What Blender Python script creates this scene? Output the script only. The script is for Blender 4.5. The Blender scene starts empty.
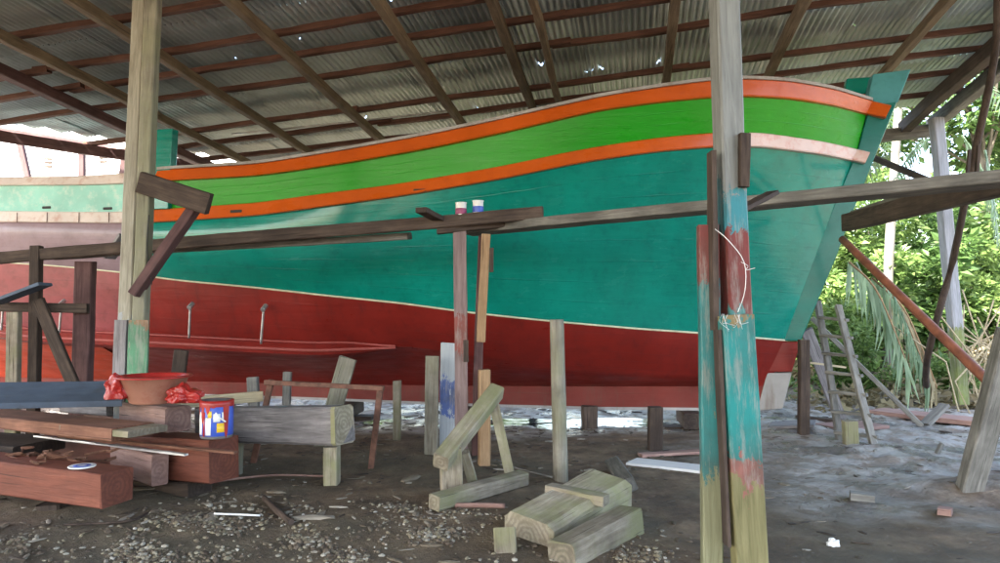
import bpy, math, random
import numpy as np
from mathutils import Vector, Matrix, noise
random.seed(7); rng = np.random.default_rng(7)
S = bpy.context.scene
COL = S.collection
R = math.radians
# ------------------------------------------------------------------ camera frame
F = 720.0; TH = math.atan(28.5/720); CH = 1.5
def ray(px, py):
    a = (px-500)/F; b = (281.5-py)/F
    return Vector((a, math.cos(TH)-b*math.sin(TH), math.sin(TH)+b*math.cos(TH)))
def at(px, py, D):
    r = ray(px, py); return Vector((0,0,CH)) + r*(D/r.y)
def on(px, py, z=0.0):
    r = ray(px, py); return Vector((0,0,CH)) + r*((z-CH)/r.z)

# ------------------------------------------------------------------ node helpers
def newmat(name):
    m = bpy.data.materials.new(name); m.use_nodes = True
    nt = m.node_tree; b = nt.nodes['Principled BSDF']
    return m, nt, b
def N(nt, typ, **kw):
    n = nt.nodes.new(typ)
    for k, v in kw.items():
        if k.startswith('_'): setattr(n, k[1:], v)
        else: n.inputs[k.replace('_', ' ')].default_value = v
    return n
def L(nt, a, b): nt.links.new(a, b)
def ramp(nt, fac, stops, interp='LINEAR'):
    r = nt.nodes.new('ShaderNodeValToRGB'); r.color_ramp.interpolation = interp
    el = r.color_ramp.elements
    while len(el) > 1: el.remove(el[-1])
    el[0].position = stops[0][0]; el[0].color = (*stops[0][1], 1)
    for p, c in stops[1:]:
        e = el.new(p); e.color = (*c, 1)
    L(nt, fac, r.inputs[0]); return r.outputs[0]
def g3(v): return (v, v, v)
def coords(nt, scale=(1,1,1), kind='Object', rnd=False):
    tc = nt.nodes.new('ShaderNodeTexCoord'); mp = N(nt, 'ShaderNodeMapping'); mp.inputs['Scale'].default_value = scale
    if rnd:
        oi = nt.nodes.new('ShaderNodeObjectInfo')
        mu = N(nt, 'ShaderNodeMath', _operation='MULTIPLY'); L(nt, oi.outputs['Random'], mu.inputs[0]); mu.inputs[1].default_value = 37.0
        ad = N(nt, 'ShaderNodeVectorMath', _operation='ADD'); L(nt, tc.outputs[kind], ad.inputs[0]); L(nt, mu.outputs[0], ad.inputs[1])
        L(nt, ad.outputs[0], mp.inputs[0])
    else: L(nt, tc.outputs[kind], mp.inputs[0])
    return mp.outputs[0]
def noi(nt, vec, scale=5, detail=4, rough=.55, dist=0):
    n = N(nt, 'ShaderNodeTexNoise', Scale=scale, Detail=detail, Roughness=rough, Distortion=dist)
    L(nt, vec, n.inputs['Vector']); return n.outputs['Fac']
def mix(nt, fac, a, b, blend='MIX'):
    m = nt.nodes.new('ShaderNodeMix'); m.data_type = 'RGBA'; m.blend_type = blend
    for s, v in ((0, fac), (6, a), (7, b)):
        if hasattr(v, 'links'): L(nt, v, m.inputs[s])
        else: m.inputs[s].default_value = v if s == 0 else (*v, 1)
    return m.outputs[2]
def bump(nt, b, h, strength=.4, dist=.01):
    n = N(nt, 'ShaderNodeBump', Strength=strength, Distance=dist); L(nt, h, n.inputs['Height']); L(nt, n.outputs[0], b.inputs['Normal'])

def wood(name, dark, light, rough=.8, moss=None, stain=.5):
    m, nt, b = newmat(name)
    v = coords(nt, (1.2, 14, 14), rnd=True); g = noi(nt, v, 2.2, 6, .65, .6)
    c = ramp(nt, g, [(.3, dark), (.5, tuple((a+q)/2 for a, q in zip(dark, light))), (.7, light)])
    v2 = coords(nt, (1, 1, 1), rnd=True)
    st = noi(nt, v2, 3.0, 5, .6)
    c = mix(nt, ramp(nt, st, [(.35, g3(0)), (.62, g3(stain))]), c, tuple(x*.45 for x in dark))
    if moss:
        mo = noi(nt, v2, 1.7, 5, .7)
        c = mix(nt, ramp(nt, mo, [(.42, g3(0)), (.62, g3(.75))]), c, moss)
    ck = noi(nt, coords(nt, (.5, 26, 26), rnd=True), 3.1, 3, .5, .25)
    c = mix(nt, ramp(nt, ck, [(.30, g3(.85)), (.36, g3(0))]), c, tuple(x*.22 for x in dark))
    gr = noi(nt, v2, 9, 8, .75)
    c = mix(nt, ramp(nt, gr, [(.52, g3(0)), (.68, g3(.45))]), c, tuple(x*.5 for x in light))
    tc = nt.nodes.new('ShaderNodeTexCoord'); sn = nt.nodes.new('ShaderNodeSeparateXYZ'); L(nt, tc.outputs['Normal'], sn.inputs[0])
    ab = N(nt, 'ShaderNodeMath', _operation='ABSOLUTE'); L(nt, sn.outputs[0], ab.inputs[0])
    rg = N(nt, 'ShaderNodeTexWave', _wave_type='RINGS', _rings_direction='X', Scale=9.0, Distortion=7.0, Detail=6.0); L(nt, coords(nt, (.2, 1, 1)), rg.inputs['Vector'])
    endc = ramp(nt, rg.outputs['Fac'], [(.1, tuple(a*.35+q*.25 for a, q in zip(dark, light))), (.8, tuple((a+q)*.42 for a, q in zip(dark, light)))]); endc = mix(nt, ramp(nt, gr, [(.42, g3(0)), (.6, g3(.8))]), endc, tuple(x*.6 for x in dark))
    c = mix(nt, ramp(nt, ab.outputs[0], [(.85, g3(0)), (.93, g3(.8))]), c, endc)
    oi = nt.nodes.new('ShaderNodeObjectInfo')
    mr = N(nt, 'ShaderNodeMapRange'); mr.inputs['To Min'].default_value = .8; mr.inputs['To Max'].default_value = 1.2
    L(nt, oi.outputs['Random'], mr.inputs[0]); hs = N(nt, 'ShaderNodeHueSaturation'); L(nt, mr.outputs[0], hs.inputs['Value']); L(nt, c, hs.inputs['Color'])
    L(nt, hs.outputs[0], b.inputs['Base Color']); b.inputs['Roughness'].default_value = rough
    b.inputs['Specular IOR Level'].default_value = .3
    bump(nt, b, g, .5, .012); return m

def banded(name, bands, wd, wl, rough=.6, wear=.5):
    """painted timber: bands = [(metres along, colour or None for bare wood), ...] rising"""
    m, nt, b = newmat(name)
    v = coords(nt, (1.2, 14, 14)); g = noi(nt, v, 2.2, 6, .65, .6)
    wc = ramp(nt, g, [(.3, wd), (.7, wl)])
    tc = nt.nodes.new('ShaderNodeTexCoord'); sp = nt.nodes.new('ShaderNodeSeparateXYZ'); L(nt, tc.outputs['Object'], sp.inputs[0])
    n1 = noi(nt, coords(nt, (1, 1.6, 1.6)), 4, 8, .8, .4)
    mm = N(nt, 'ShaderNodeMath', _operation='MULTIPLY_ADD'); L(nt, n1, mm.inputs[0]); mm.inputs[1].default_value = .75
    L(nt, sp.outputs[0], mm.inputs[2])
    LEN = 6.0
    dv = N(nt, 'ShaderNodeMath', _operation='MULTIPLY_ADD'); L(nt, mm.outputs[0], dv.inputs[0]); dv.inputs[1].default_value = 1/LEN; dv.inputs[2].default_value = -.375/LEN
    cr = ramp(nt, dv.outputs[0], [(max(0, x)/LEN, c or (0,0,0)) for x, c in bands], 'CONSTANT')
    ma = ramp(nt, dv.outputs[0], [(max(0, x)/LEN, g3(1.0 if c else 0.0)) for x, c in bands], 'CONSTANT')
    n2 = noi(nt, coords(nt, (.8, 3, 3)), 7, 6, .75)
    wr = ramp(nt, n2, [(.36+.2*wear-.1, g3(0)), (.40+.2*wear-.1, g3(1))])
    fm = N(nt, 'ShaderNodeMath', _operation='MULTIPLY'); L(nt, ma, fm.inputs[0]); L(nt, wr, fm.inputs[1])
    dirt = noi(nt, coords(nt), 2.5, 5, .6)
    cr = mix(nt, ramp(nt, dirt, [(.42, g3(0)), (.68, g3(.65))]), cr, (.05, .05, .04))
    sm_ = noi(nt, coords(nt, (.6, 5, 5)), 5, 7, .75); cr = mix(nt, ramp(nt, sm_, [(.5, g3(0)), (.62, g3(.5))]), cr, (.30,.28,.25))
    L(nt, mix(nt, fm.outputs[0], wc, cr), b.inputs['Base Color'])
    b.inputs['Roughness'].default_value = rough; b.inputs['Specular IOR Level'].default_value = .3
    bump(nt, b, g, .4, .01); return m

def paint(name, col, rough=.3, var=.25, dirtc=(.06,.05,.04), dirt=.25, seam=True, coat=.3, streak=False):
    m, nt, b = newmat(name)
    v = coords(nt, (.7, .7, .7)); n1 = noi(nt, v, 2, 5, .6)
    c = mix(nt, ramp(nt, n1, [(.3, g3(0)), (.7, g3(1))]), tuple(x*(1-var) for x in col), tuple(min(1, x*(1+var*.5)) for x in col))
    v2 = coords(nt, (2.0, 2.0, .35 if streak else 2.0)); n2 = noi(nt, v2, 4, 7, .7)
    c = mix(nt, ramp(nt, n2, [(.5, g3(0)), (.75, g3(dirt))]), c, dirtc)
    L(nt, c, b.inputs['Base Color'])
    n3 = noi(nt, coords(nt, (1, 3, 3)), 2.5, 5, .6)
    L(nt, ramp(nt, n3, [(.3, g3(rough*.75)), (.7, g3(min(1, rough*1.5)))]), b.inputs['Roughness'])
    b.inputs['Specular IOR Level'].default_value = .2
    b.inputs['Coat Weight'].default_value = coat; b.inputs['Coat Roughness'].default_value = rough*.5
    # carvel plank seams follow the length of the boat + brush ripples
    w = noi(nt, coords(nt, (.35, 3, 7)), 1.6, 4, .55)
    if seam:
        uvn = nt.nodes.new('ShaderNodeTexCoord'); sp = nt.nodes.new('ShaderNodeSeparateXYZ'); L(nt, uvn.outputs['UV'], sp.inputs[0])
        wob = N(nt, 'ShaderNodeMath', _operation='MULTIPLY_ADD'); L(nt, noi(nt, coords(nt, (.5,.5,.5)), 2, 3), wob.inputs[0]); wob.inputs[1].default_value = .25; L(nt, sp.outputs[1], wob.inputs[2])
        fr = N(nt, 'ShaderNodeMath', _operation='PINGPONG'); L(nt, wob.outputs[0], fr.inputs[0]); fr.inputs[1].default_value = .5
        ln_ = ramp(nt, fr.outputs[0], [(.0, g3(0)), (.045, g3(1))])
        br = noi(nt, coords(nt, (.6, 2, 2)), 1.8, 4); lnm = mix(nt, ramp(nt, br, [(.42, g3(0)), (.6, g3(1))]), (1,1,1), ln_)
        L(nt, mix(nt, mix(nt, lnm, (.35,.35,.35), (0,0,0)), c, dirtc), b.inputs['Base Color'])
        ad = N(nt, 'ShaderNodeMath', _operation='MULTIPLY_ADD'); L(nt, lnm, ad.inputs[0]); ad.inputs[1].default_value = .35; L(nt, w, ad.inputs[2])
        fn = noi(nt, coords(nt, (1.5, 8, 8)), 8, 5, .6); ad2 = N(nt, 'ShaderNodeMath', _operation='MULTIPLY_ADD'); L(nt, fn, ad2.inputs[0]); ad2.inputs[1].default_value = .08; L(nt, ad.outputs[0], ad2.inputs[2])
        bump(nt, b, ad2.outputs[0], .3, .022)
    else: bump(nt, b, w, .25, .006)
    return m

def plain(name, col, rough=.6, metal=0, var=.2, scale=8, bmp=.2):
    m, nt, b = newmat(name)
    n1 = noi(nt, coords(nt), scale, 5, .6)
    L(nt, ramp(nt, n1, [(.3, tuple(x*(1-var) for x in col)), (.7, tuple(min(1, x*(1+var)) for x in col))]), b.inputs['Base Color'])
    b.inputs['Roughness'].default_value = rough; b.inputs['Metallic'].default_value = metal
    bump(nt, b, n1, bmp, .005); return m

MT = {}
MT['grey'] = wood('weathered_grey_wood', (.10,.095,.085), (.30,.29,.26))
MT['post'] = wood('green_grey_post_wood', (.13,.115,.09), (.33,.31,.25), moss=(.19,.19,.12), stain=.55)
MT['brown'] = wood('dark_brown_wood', (.035,.024,.02), (.12,.085,.065))
MT['rafter'] = wood('rafter_wood', (.085,.062,.04), (.21,.16,.105), stain=.3)
MT['purlin'] = wood('purlin_wood', (.075,.034,.024), (.17,.085,.06), stain=.35)
MT['purplebrown'] = wood('purple_brown_wood', (.07,.035,.035), (.15,.08,.075))
MT['redwood'] = wood('red_brown_wood', (.13,.055,.035), (.27,.13,.08))
MT['mossy'] = wood('mossy_pale_wood', (.20,.16,.115), (.46,.41,.32), moss=(.21,.215,.10), stain=.7)
MT['pale'] = wood('pale_sawn_wood', (.36,.29,.18), (.58,.50,.34), stain=.15)
MT['tan'] = wood('tan_wood', (.25,.15,.08), (.42,.28,.16), stain=.3)
MT['redbeam'] = wood('red_primed_timber', (.14,.042,.026), (.26,.085,.052), rough=.65, stain=.25)
MT['pinkbeam'] = wood('pinkish_primed_timber', (.22,.12,.10), (.38,.25,.21), stain=.3)
MT['greybeam'] = wood('purple_grey_timber', (.13,.12,.12), (.30,.28,.28), stain=.3)
MT['rust'] = plain('rusty_steel', (.16,.075,.05), .75, .2, .5, 14, .5)
MT['orangepole'] = plain('rusty_orange_pole', (.22,.075,.04), .6, .1, .4, 9, .3)
MT['bluegrey'] = paint('slate_blue_board', (.10,.13,.18), .6, .3, dirt=.5, seam=False, coat=0)
TEAL = (.0, .20, .155); GREEN = (.008, .26, .010); ORANGE = (.50, .085, .008); RED = (.19, .017, .013)
MT['teal'] = paint('teal_gloss_paint', TEAL, .2, .22, (.0,.08,.07), .45, coat=.4)
MT['green'] = paint('bright_green_gloss_paint', GREEN, .3, .12, (.01,.2,.01), .3, coat=.12)
MT['orange'] = paint('orange_gloss_paint', ORANGE, .3, .15, (.30,.04,.01), .3, coat=.35)
MT['red'] = paint('dark_red_bottom_paint', RED, .36, .3, (.07,.012,.012), .55, coat=.1, streak=True)
MT['keelred'] = paint('dusty_red_keel_paint', (.17,.035,.028), .6, .3, (.11,.06,.045), .7, coat=0, streak=True)
MT['cream'] = plain('cream_line_paint', (.5,.5,.35), .5)
MT['afthull'] = paint('mauve_grey_primer', (.26,.19,.22), .4, .25, (.15,.08,.09), .4)
MT['aftbul'] = paint('sky_paled_teal_paint', (.22,.55,.48), .3, .3, (.55,.65,.6), .8, seam=False)  # sky reflection on the aft bulwark put into a pale base colour
MT['aftrail'] = paint('sky_whitened_rail_paint', (.66,.58,.54), .4, .2, (.42,.2,.14), .7)  # white of the aft rails is reflected sky, set as base colour
MT['bowrail'] = paint('pinkish_white_rail', (.62,.46,.42), .35, .15, (.5,.10,.04), .75, coat=.3)  # bow length of the rub rail, paler than the orange
MT['tealstem'] = paint('darker_teal_stem_paint', (.0,.13,.105), .28, .2, (.0,.07,.06), .4, seam=False, coat=.2)
MT['aftred'] = paint('sky_sheen_rose_bottom_paint', (.27,.065,.07), .42, .3, (.09,.03,.03), .5)  # pinker than the forward red: sky sheen painted into the colour
MT['sunlitred'] = paint('sunlit_red_bottom_paint', (.5,.07,.035), .5, .3, (.2,.04,.03), .5)  # sunlight on the aft lower bottom painted as a brighter red
MT['bareprimer'] = paint('grey_white_lit_cap_paint', (.34,.33,.32), .7, .3, (.16,.11,.08), .7, seam=False, coat=0, streak=True)
MT['tealpost'] = paint('chalky_teal_paint', (.06,.25,.27), .5, .3, (.02,.12,.12), .5, seam=False, coat=0)
MT['white'] = plain('white_plastic', (.75,.75,.73), .4, 0, .05)
MT['steel'] = plain('galvanised_steel', (.5,.5,.5), .4, .8, .2)
MT['dark'] = plain('dark_slot', (.02,.02,.02), .8)

# ------------------------------------------------------------------ object helpers
def tag(o, label=None, cat=None, group=None, kind=None):
    if label: o['label'] = label
    if cat: o['category'] = cat
    if group: o['group'] = group
    if kind: o['kind'] = kind
    return o
def wm(o):
    m = o.matrix_basis.copy()
    p = o.parent
    while p: m = p.matrix_basis @ m; p = p.parent
    return m
def place(o, M, parent):
    if parent: o.parent = parent; o.matrix_basis = wm(parent).inverted() @ M
    else: o.matrix_basis = M
def raw(name, V, Fc, mat, M=Matrix(), parent=None, smooth=False, world=True):
    """V in world space (world=True) or already in the frame M"""
    me = bpy.data.meshes.new(name)
    if world:
        Mi = np.array(M.inverted()); A = np.array([tuple(v) for v in V]); A = A @ Mi[:3,:3].T + Mi[:3,3]
    else: A = np.array([tuple(v) for v in V])
    me.from_pydata(A.tolist(), [], [list(f) for f in Fc]); me.update()
    if smooth:
        me.polygons.foreach_set('use_smooth', [True]*len(me.polygons))
    for m in (mat if isinstance(mat, (list, tuple)) else [mat]):
        me.materials.append(m if not isinstance(m, str) else MT[m])
    o = bpy.data.objects.new(name, me); COL.objects.link(o); place(o, M, parent); return o
def empty(name, loc, rz=0):
    o = bpy.data.objects.new(name, None); COL.objects.link(o); o.empty_display_size = .2
    o.matrix_basis = Matrix.Translation(loc) @ Matrix.Rotation(rz, 4, 'Z'); return o
def frame(p0, p1, roll=0):
    x = (p1-p0).normalized(); ref = Vector((0,0,1)) if abs(x.z) < .8 else Vector((0,-1,0))
    y = ref.cross(x).normalized(); z = x.cross(y)
    M = Matrix((x, y, z)).transposed().to_4x4(); M = Matrix.Translation(p0) @ M @ Matrix.Rotation(roll, 4, 'X'); return M
def beam(name, p0, p1, w, h, mat, parent=None, roll=0, taper=1.0, jit=.009, bow=0.0, chamf=.09, ragged=.035):
    """sawn timber from p0 to p1, worn edges, slightly crooked"""
    p0 = Vector(p0); p1 = Vector(p1); Ln = (p1-p0).length; M = frame(p0, p1, roll)
    n = max(3, int(Ln/.16)); sd = random.random()*90
    c = chamf*min(w, h); V = []; Fc = []
    for i in range(n+1):
        s = i/n; x = s*Ln; k = 1+(taper-1)*s
        oy = (noise.noise((sd, x*.5, 0))*1.6*jit) + bow*math.sin(s*math.pi)*0; oz = noise.noise((sd+9, x*.5, 0))*1.6*jit + bow*math.sin(s*math.pi)
        hw = w/2*k*(1+.5*jit/w*noise.noise((sd+5, x*3, 0))); hh = h/2*k*(1+.5*jit/h*noise.noise((sd+3, x*3, 0)))
        pts = [(hw-c, hh), (hw, hh-c), (hw, -hh+c), (hw-c, -hh), (-hw+c, -hh), (-hw, -hh+c), (-hw, hh-c), (-hw+c, hh)]
        for q, (a, b_) in enumerate(pts):
            xx = x
            if i in (0, n): xx += ragged*min(w, h)*noise.noise((sd, q*.9, i))*3
            V.append((xx, a+oy+jit*.35*noise.noise((sd, x*5, q*2.3)), b_+oz+jit*.35*noise.noise((sd+4, x*5, q*2.3))))
    for i in range(n):
        for q in range(8):
            a = i*8+q; b_ = i*8+(q+1) % 8
            Fc.append((a, a+8, b_+8, b_))
    Fc.append(tuple(range(8))); Fc.append(tuple(reversed(range(n*8, n*8+8))))
    return raw(name, V, Fc, mat, M, parent, world=False)
def pole(name, pts, r0, r1, mat, parent=None, seg=12, wob=.03, smooth=True, cap=True):
    pts = [Vector(p) for p in pts]; M = frame(pts[0], pts[-1]) if (pts[-1]-pts[0]).length > 1e-4 else Matrix.Translation(pts[0])
    # resample (Catmull) a little
    V = []; Fc = []; n = len(pts); Q = []
    for i in range(n-1):
        a = pts[max(0, i-1)]; b = pts[i]; c = pts[i+1]; d = pts[min(n-1, i+2)]
        m = 4 if n > 2 else 8
        for j in range(m):
            t = j/m; Q.append(.5*((2*b)+(c-a)*t+(2*a-5*b+4*c-d)*t*t+(-a+3*b-3*c+d)*t**3) if n > 2 else b.lerp(c, t))
    Q.append(pts[-1]); sd = random.random()*50
    for i, q in enumerate(Q):
        t = (Q[min(i+1, len(Q)-1)]-Q[max(0, i-1)]).normalized()
        u = t.cross(Vector((0,0,1)) if abs(t.z) < .9 else Vector((1,0,0))).normalized(); v = t.cross(u)
        s = i/(len(Q)-1); r = r0+(r1-r0)*s
        for k in range(seg):
            an = 2*math.pi*k/seg; rr = r*(1+wob*noise.noise((sd+math.cos(an)*2, math.sin(an)*2, s*7))*2)
            V.append(q+u*math.cos(an)*rr+v*math.sin(an)*rr)
    for i in range(len(Q)-1):
        for k in range(seg):
            a = i*seg+k; b = i*seg+(k+1) % seg; Fc.append((a, b, b+seg, a+seg))
    if cap: Fc.append(tuple(reversed(range(seg)))); Fc.append(tuple(range((len(Q)-1)*seg, len(Q)*seg)))
    o = raw(name, V, Fc, mat, M, parent)
    if smooth:
        me = o.data
        for p in me.polygons: p.use_smooth = len(p.vertices) == 4
    return o
def lathe(name, prof, mat, M, parent=None, seg=28, a0=0, a1=2*math.pi, smooth=True):
    V = []; Fc = []; full = abs(a1-a0-2*math.pi) < 1e-6; m = seg if full else seg+1
    for r, z in prof:
        for k in range(m):
            an = a0+(a1-a0)*k/seg; V.append((r*math.cos(an), r*math.sin(an), z))
    for i in range(len(prof)-1):
        for k in range(seg):
            a = i*m+k; b = i*m+(k+1) % m; Fc.append((a, b, b+m, a+m))
    return raw(name, V, Fc, mat, M, parent, smooth=smooth, world=False)
def prism(name, poly, thick, axis, mat, M=Matrix(), parent=None):
    """poly: world points in a plane, thickness vector axis*thick both ways"""
    n = len(poly); ax = Vector(axis)*thick/2
    V = [Vector(p)+ax for p in poly]+[Vector(p)-ax for p in poly]
    Fc = [tuple(range(n)), tuple(reversed(range(n, 2*n)))]+[((i+1) % n, i, i+n, (i+1) % n+n) for i in range(n)]
    return raw(name, V, Fc, mat, M, parent)

# ------------------------------------------------------------------ ground
def sst(a, b, x):
    t = min(1, max(0, (x-a)/(b-a))); return t*t*(3-2*t)
def gz(x, y):
    z = .05*noise.noise((x*.45, y*.45, 1))+.028*noise.noise((x*1.3, y*1.3, 4))
    z += .014*noise.noise((x*4, y*4, 2))+.007*noise.noise((x*11, y*11, 3))
    # worked mud on the open right hand side
    k = sst(2, 4, x)*sst(4.2, 6, y)
    z += k*.085*noise.noise((x*.9+3, y*2.3, 7))+k*.05*abs(noise.noise((x*2.6, y*4.5, 8)))+k*.022*noise.noise((x*8, y*10, 5))
    # low muddy channel behind the keel
    z -= .06*sst(8.5, 10, y)*(1-sst(12, 14, y))
    # bank
    b = sst(4.5, 8.5, x-.0*(y))*sst(11.6, 22, y)
    z += 2.6*b + b*.25*noise.noise((x*.6, y*.6, 11))
    z += 1.2*sst(26, 60, y)
    if y > 11: z += .10*noise.noise((x*1.7, y*1.7, 12))*sst(11, 13, y)
    return z
def axis_pts(lo, hi, a, b, fine, coarse):
    xs = list(np.arange(a, b, fine)); x = a; st = fine
    L_ = []
    while x > lo: st = min(coarse, st*1.18); x -= st; L_.append(x)
    x = xs[-1]; st = fine; R_ = []
    while x < hi: st = min(coarse, st*1.18); x += st; R_.append(x)
    return L_[::-1]+xs+R_
GX = axis_pts(-160, 160, -5.5, 7.5, .055, 12); GY = axis_pts(-90, 260, 2.6, 13, .055, 12)
def build_ground():
    V = [(x, y, gz(x, y)) for y in GY for x in GX]; nx = len(GX)
    Fc = [(j*nx+i, j*nx+i+1, (j+1)*nx+i+1, (j+1)*nx+i) for j in range(len(GY)-1) for i in range(nx-1)]
    m, nt, b = newmat('muddy_yard_earth')
    tc = nt.nodes.new('ShaderNodeTexCoord'); P = tc.outputs['Object']
    big = noi(nt, P, .55, 5, .6); mid = noi(nt, P, 2.6, 8, .7); fine = noi(nt, P, 16, 8, .75)
    brown = ramp(nt, mid, [(.3, (.05,.032,.019)), (.5, (.165,.108,.064)), (.68, (.31,.22,.138))])
    brown = mix(nt, ramp(nt, big, [(.4, g3(0)), (.62, g3(.75))]), brown, (.10,.09,.055))
    mud = ramp(nt, mid, [(.3, (.19,.16,.135)), (.44, (.24,.19,.145)), (.53, (.38,.35,.32)), (.72, (.50,.475,.45))])
    # where the grey river mud starts: to the right and behind the keel
    sp = nt.nodes.new('ShaderNodeSeparateXYZ'); L(nt, P, sp.inputs[0])
    def mr(out, a, c):
        r_ = N(nt, 'ShaderNodeMapRange', _interpolation_type='SMOOTHSTEP'); r_.inputs['From Min'].default_value = a; r_.inputs['From Max'].default_value = c; L(nt, out, r_.inputs[0]); return r_.outputs[0]
    def ma(op, a, c):
        r_ = N(nt, 'ShaderNodeMath', _operation=op)
        for i, v in enumerate((a, c)):
            if hasattr(v, 'links'): L(nt, v, r_.inputs[i])
            else: r_.inputs[i].default_value = v
        return r_.outputs[0]
    wob = ma('MULTIPLY', ma('SUBTRACT', big, .5), 5.0)
    xx = ma('ADD', sp.outputs[0], wob); yy = ma('ADD', sp.outputs[1], wob)
    mk = ma('MAXIMUM', ma('MULTIPLY', mr(xx, 1.6, 3.6), mr(yy, 4.9, 6.6)), mr(yy, 8.3, 9.6))
    mk = ma('MULTIPLY', mk, ma('SUBTRACT', 1.0, mr(yy, 12.5, 14.5)))
    col = mix(nt, mk, brown, mud)
    leafy = ramp(nt, fine, [(.35, (.06,.045,.03)), (.55, (.17,.14,.09)), (.7, (.10,.13,.04))])
    col = mix(nt, mr(yy, 12.5, 14.5), col, leafy)
    speck = ramp(nt, fine, [(.60, g3(0)), (.70, g3(.55))])
    col = mix(nt, speck, col, (.33,.31,.27))
    L(nt, col, b.inputs['Base Color'])
    wet = noi(nt, P, 1.5, 5, .6, .3)
    rw = ramp(nt, wet, [(.42, g3(.12)), (.50, g3(.4)), (.60, g3(.85))])
    wetdark = ramp(nt, wet, [(.40, g3(.75)), (.52, g3(0))])
    fm2 = N(nt, 'ShaderNodeMath', _operation='MULTIPLY'); L(nt, wetdark, fm2.inputs[0]); L(nt, mk, fm2.inputs[1]); L(nt, mix(nt, fm2.outputs[0], col, (.08,.068,.06)), b.inputs['Base Color'])
    rd = ramp(nt, wet, [(.28, g3(.5)), (.4, g3(.95))])
    L(nt, mix(nt, mk, rd, rw), b.inputs['Roughness'])
    bump(nt, b, ma('ADD', ma('MULTIPLY', fine, .8), ma('MULTIPLY', mid, 1.3)), 1.0, .07)
    o = raw('ground', V, Fc, m, smooth=True); tag(o, kind='structure'); return o
build_ground()

# water: shallow puddle sheet under/behind the keel
def puddle(cx, cy, rx, ry, z, seed):
    V = [(cx, cy, z)]; n = 60
    for k in range(n):
        a = 2*math.pi*k/n; r = 1+.5*noise.noise((math.cos(a)*1.7, math.sin(a)*1.7, seed))
        V.append((cx+math.cos(a)*rx*r, cy+math.sin(a)*ry*r, z))
    return V, [(0, 1+k, 1+(k+1) % n) for k in range(n)]
m, nt, b = newmat('muddy_water'); b.inputs['Base Color'].default_value = (.03,.03,.035,1); b.inputs['Roughness'].default_value = .06
bump(nt, b, noi(nt, coords(nt), 9, 4, .6), .25, .02); MT['water'] = m
PV, PF = [], []
for i, (cx, cy, rx, ry) in enumerate([(1.6, 9.6, 1.7, .75), (3.2, 9.9, 1.2, .6), (-.6, 10.0, 1.2, .6), (4.9, 9.3, .9, .4)]):
    V, Fc = puddle(cx, cy, rx, ry, -.062+.004*i, i); k = len(PV); PV += V; PF += [tuple(q+k for q in f) for f in Fc]
tag(raw('water', PV, PF, 'water'), kind='structure')

# ------------------------------------------------------------------ the shed
RD = ray(638, 365).normalized(); PD = -ray(-2500, 478).normalized()     # away from camera ; to the right
RN = PD.cross(RD).normalized()
if RN.z < 0: RN = -RN
RO = Vector((0, 0, 5.5))
B3 = Matrix((PD, RD, RN)).transposed(); B3i = B3.inverted()
def roof_uv(px, py):
    r = ray(px, py); c = Vector((0,0,CH)); t = (RO-c).dot(RN)/r.dot(RN); q = B3i @ (c+r*t-RO); return q.x, q.y
def RP(u, v, w=0): return RO+PD*u+RD*v+RN*w
shed = empty('boat_shed', (0, 6, 0)); tag(shed, 'open timber shed with rusty corrugated iron roof over the boat', 'shed')
V_EAVE = roof_uv(930, 112)[1]; V_FRONT = -9.0; U_R = roof_uv(985, 66)[0]  # unseen roof front carried behind the camera to cut light on the hull
U_L0, V_L0 = roof_uv(226, 163); U_L1, V_L1 = roof_uv(0, 126)
print('roof', V_EAVE, U_R, (U_L0, V_L0), (U_L1, V_L1))
HOLES = []
for (hx_, hy_, hr) in ((236,64,.014),(251,59,.01),(587,77,.022),(593,76,.016),(602,74,.022),(659,68,.02),(393,7,.03),(541,70,.03),(132,42,.012),(300,45,.008),(855,33,.008),(610,83,.012),(365,122,.02),(478,112,.012)):
    HOLES.append((*roof_uv(hx_, hy_), hr))
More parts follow.
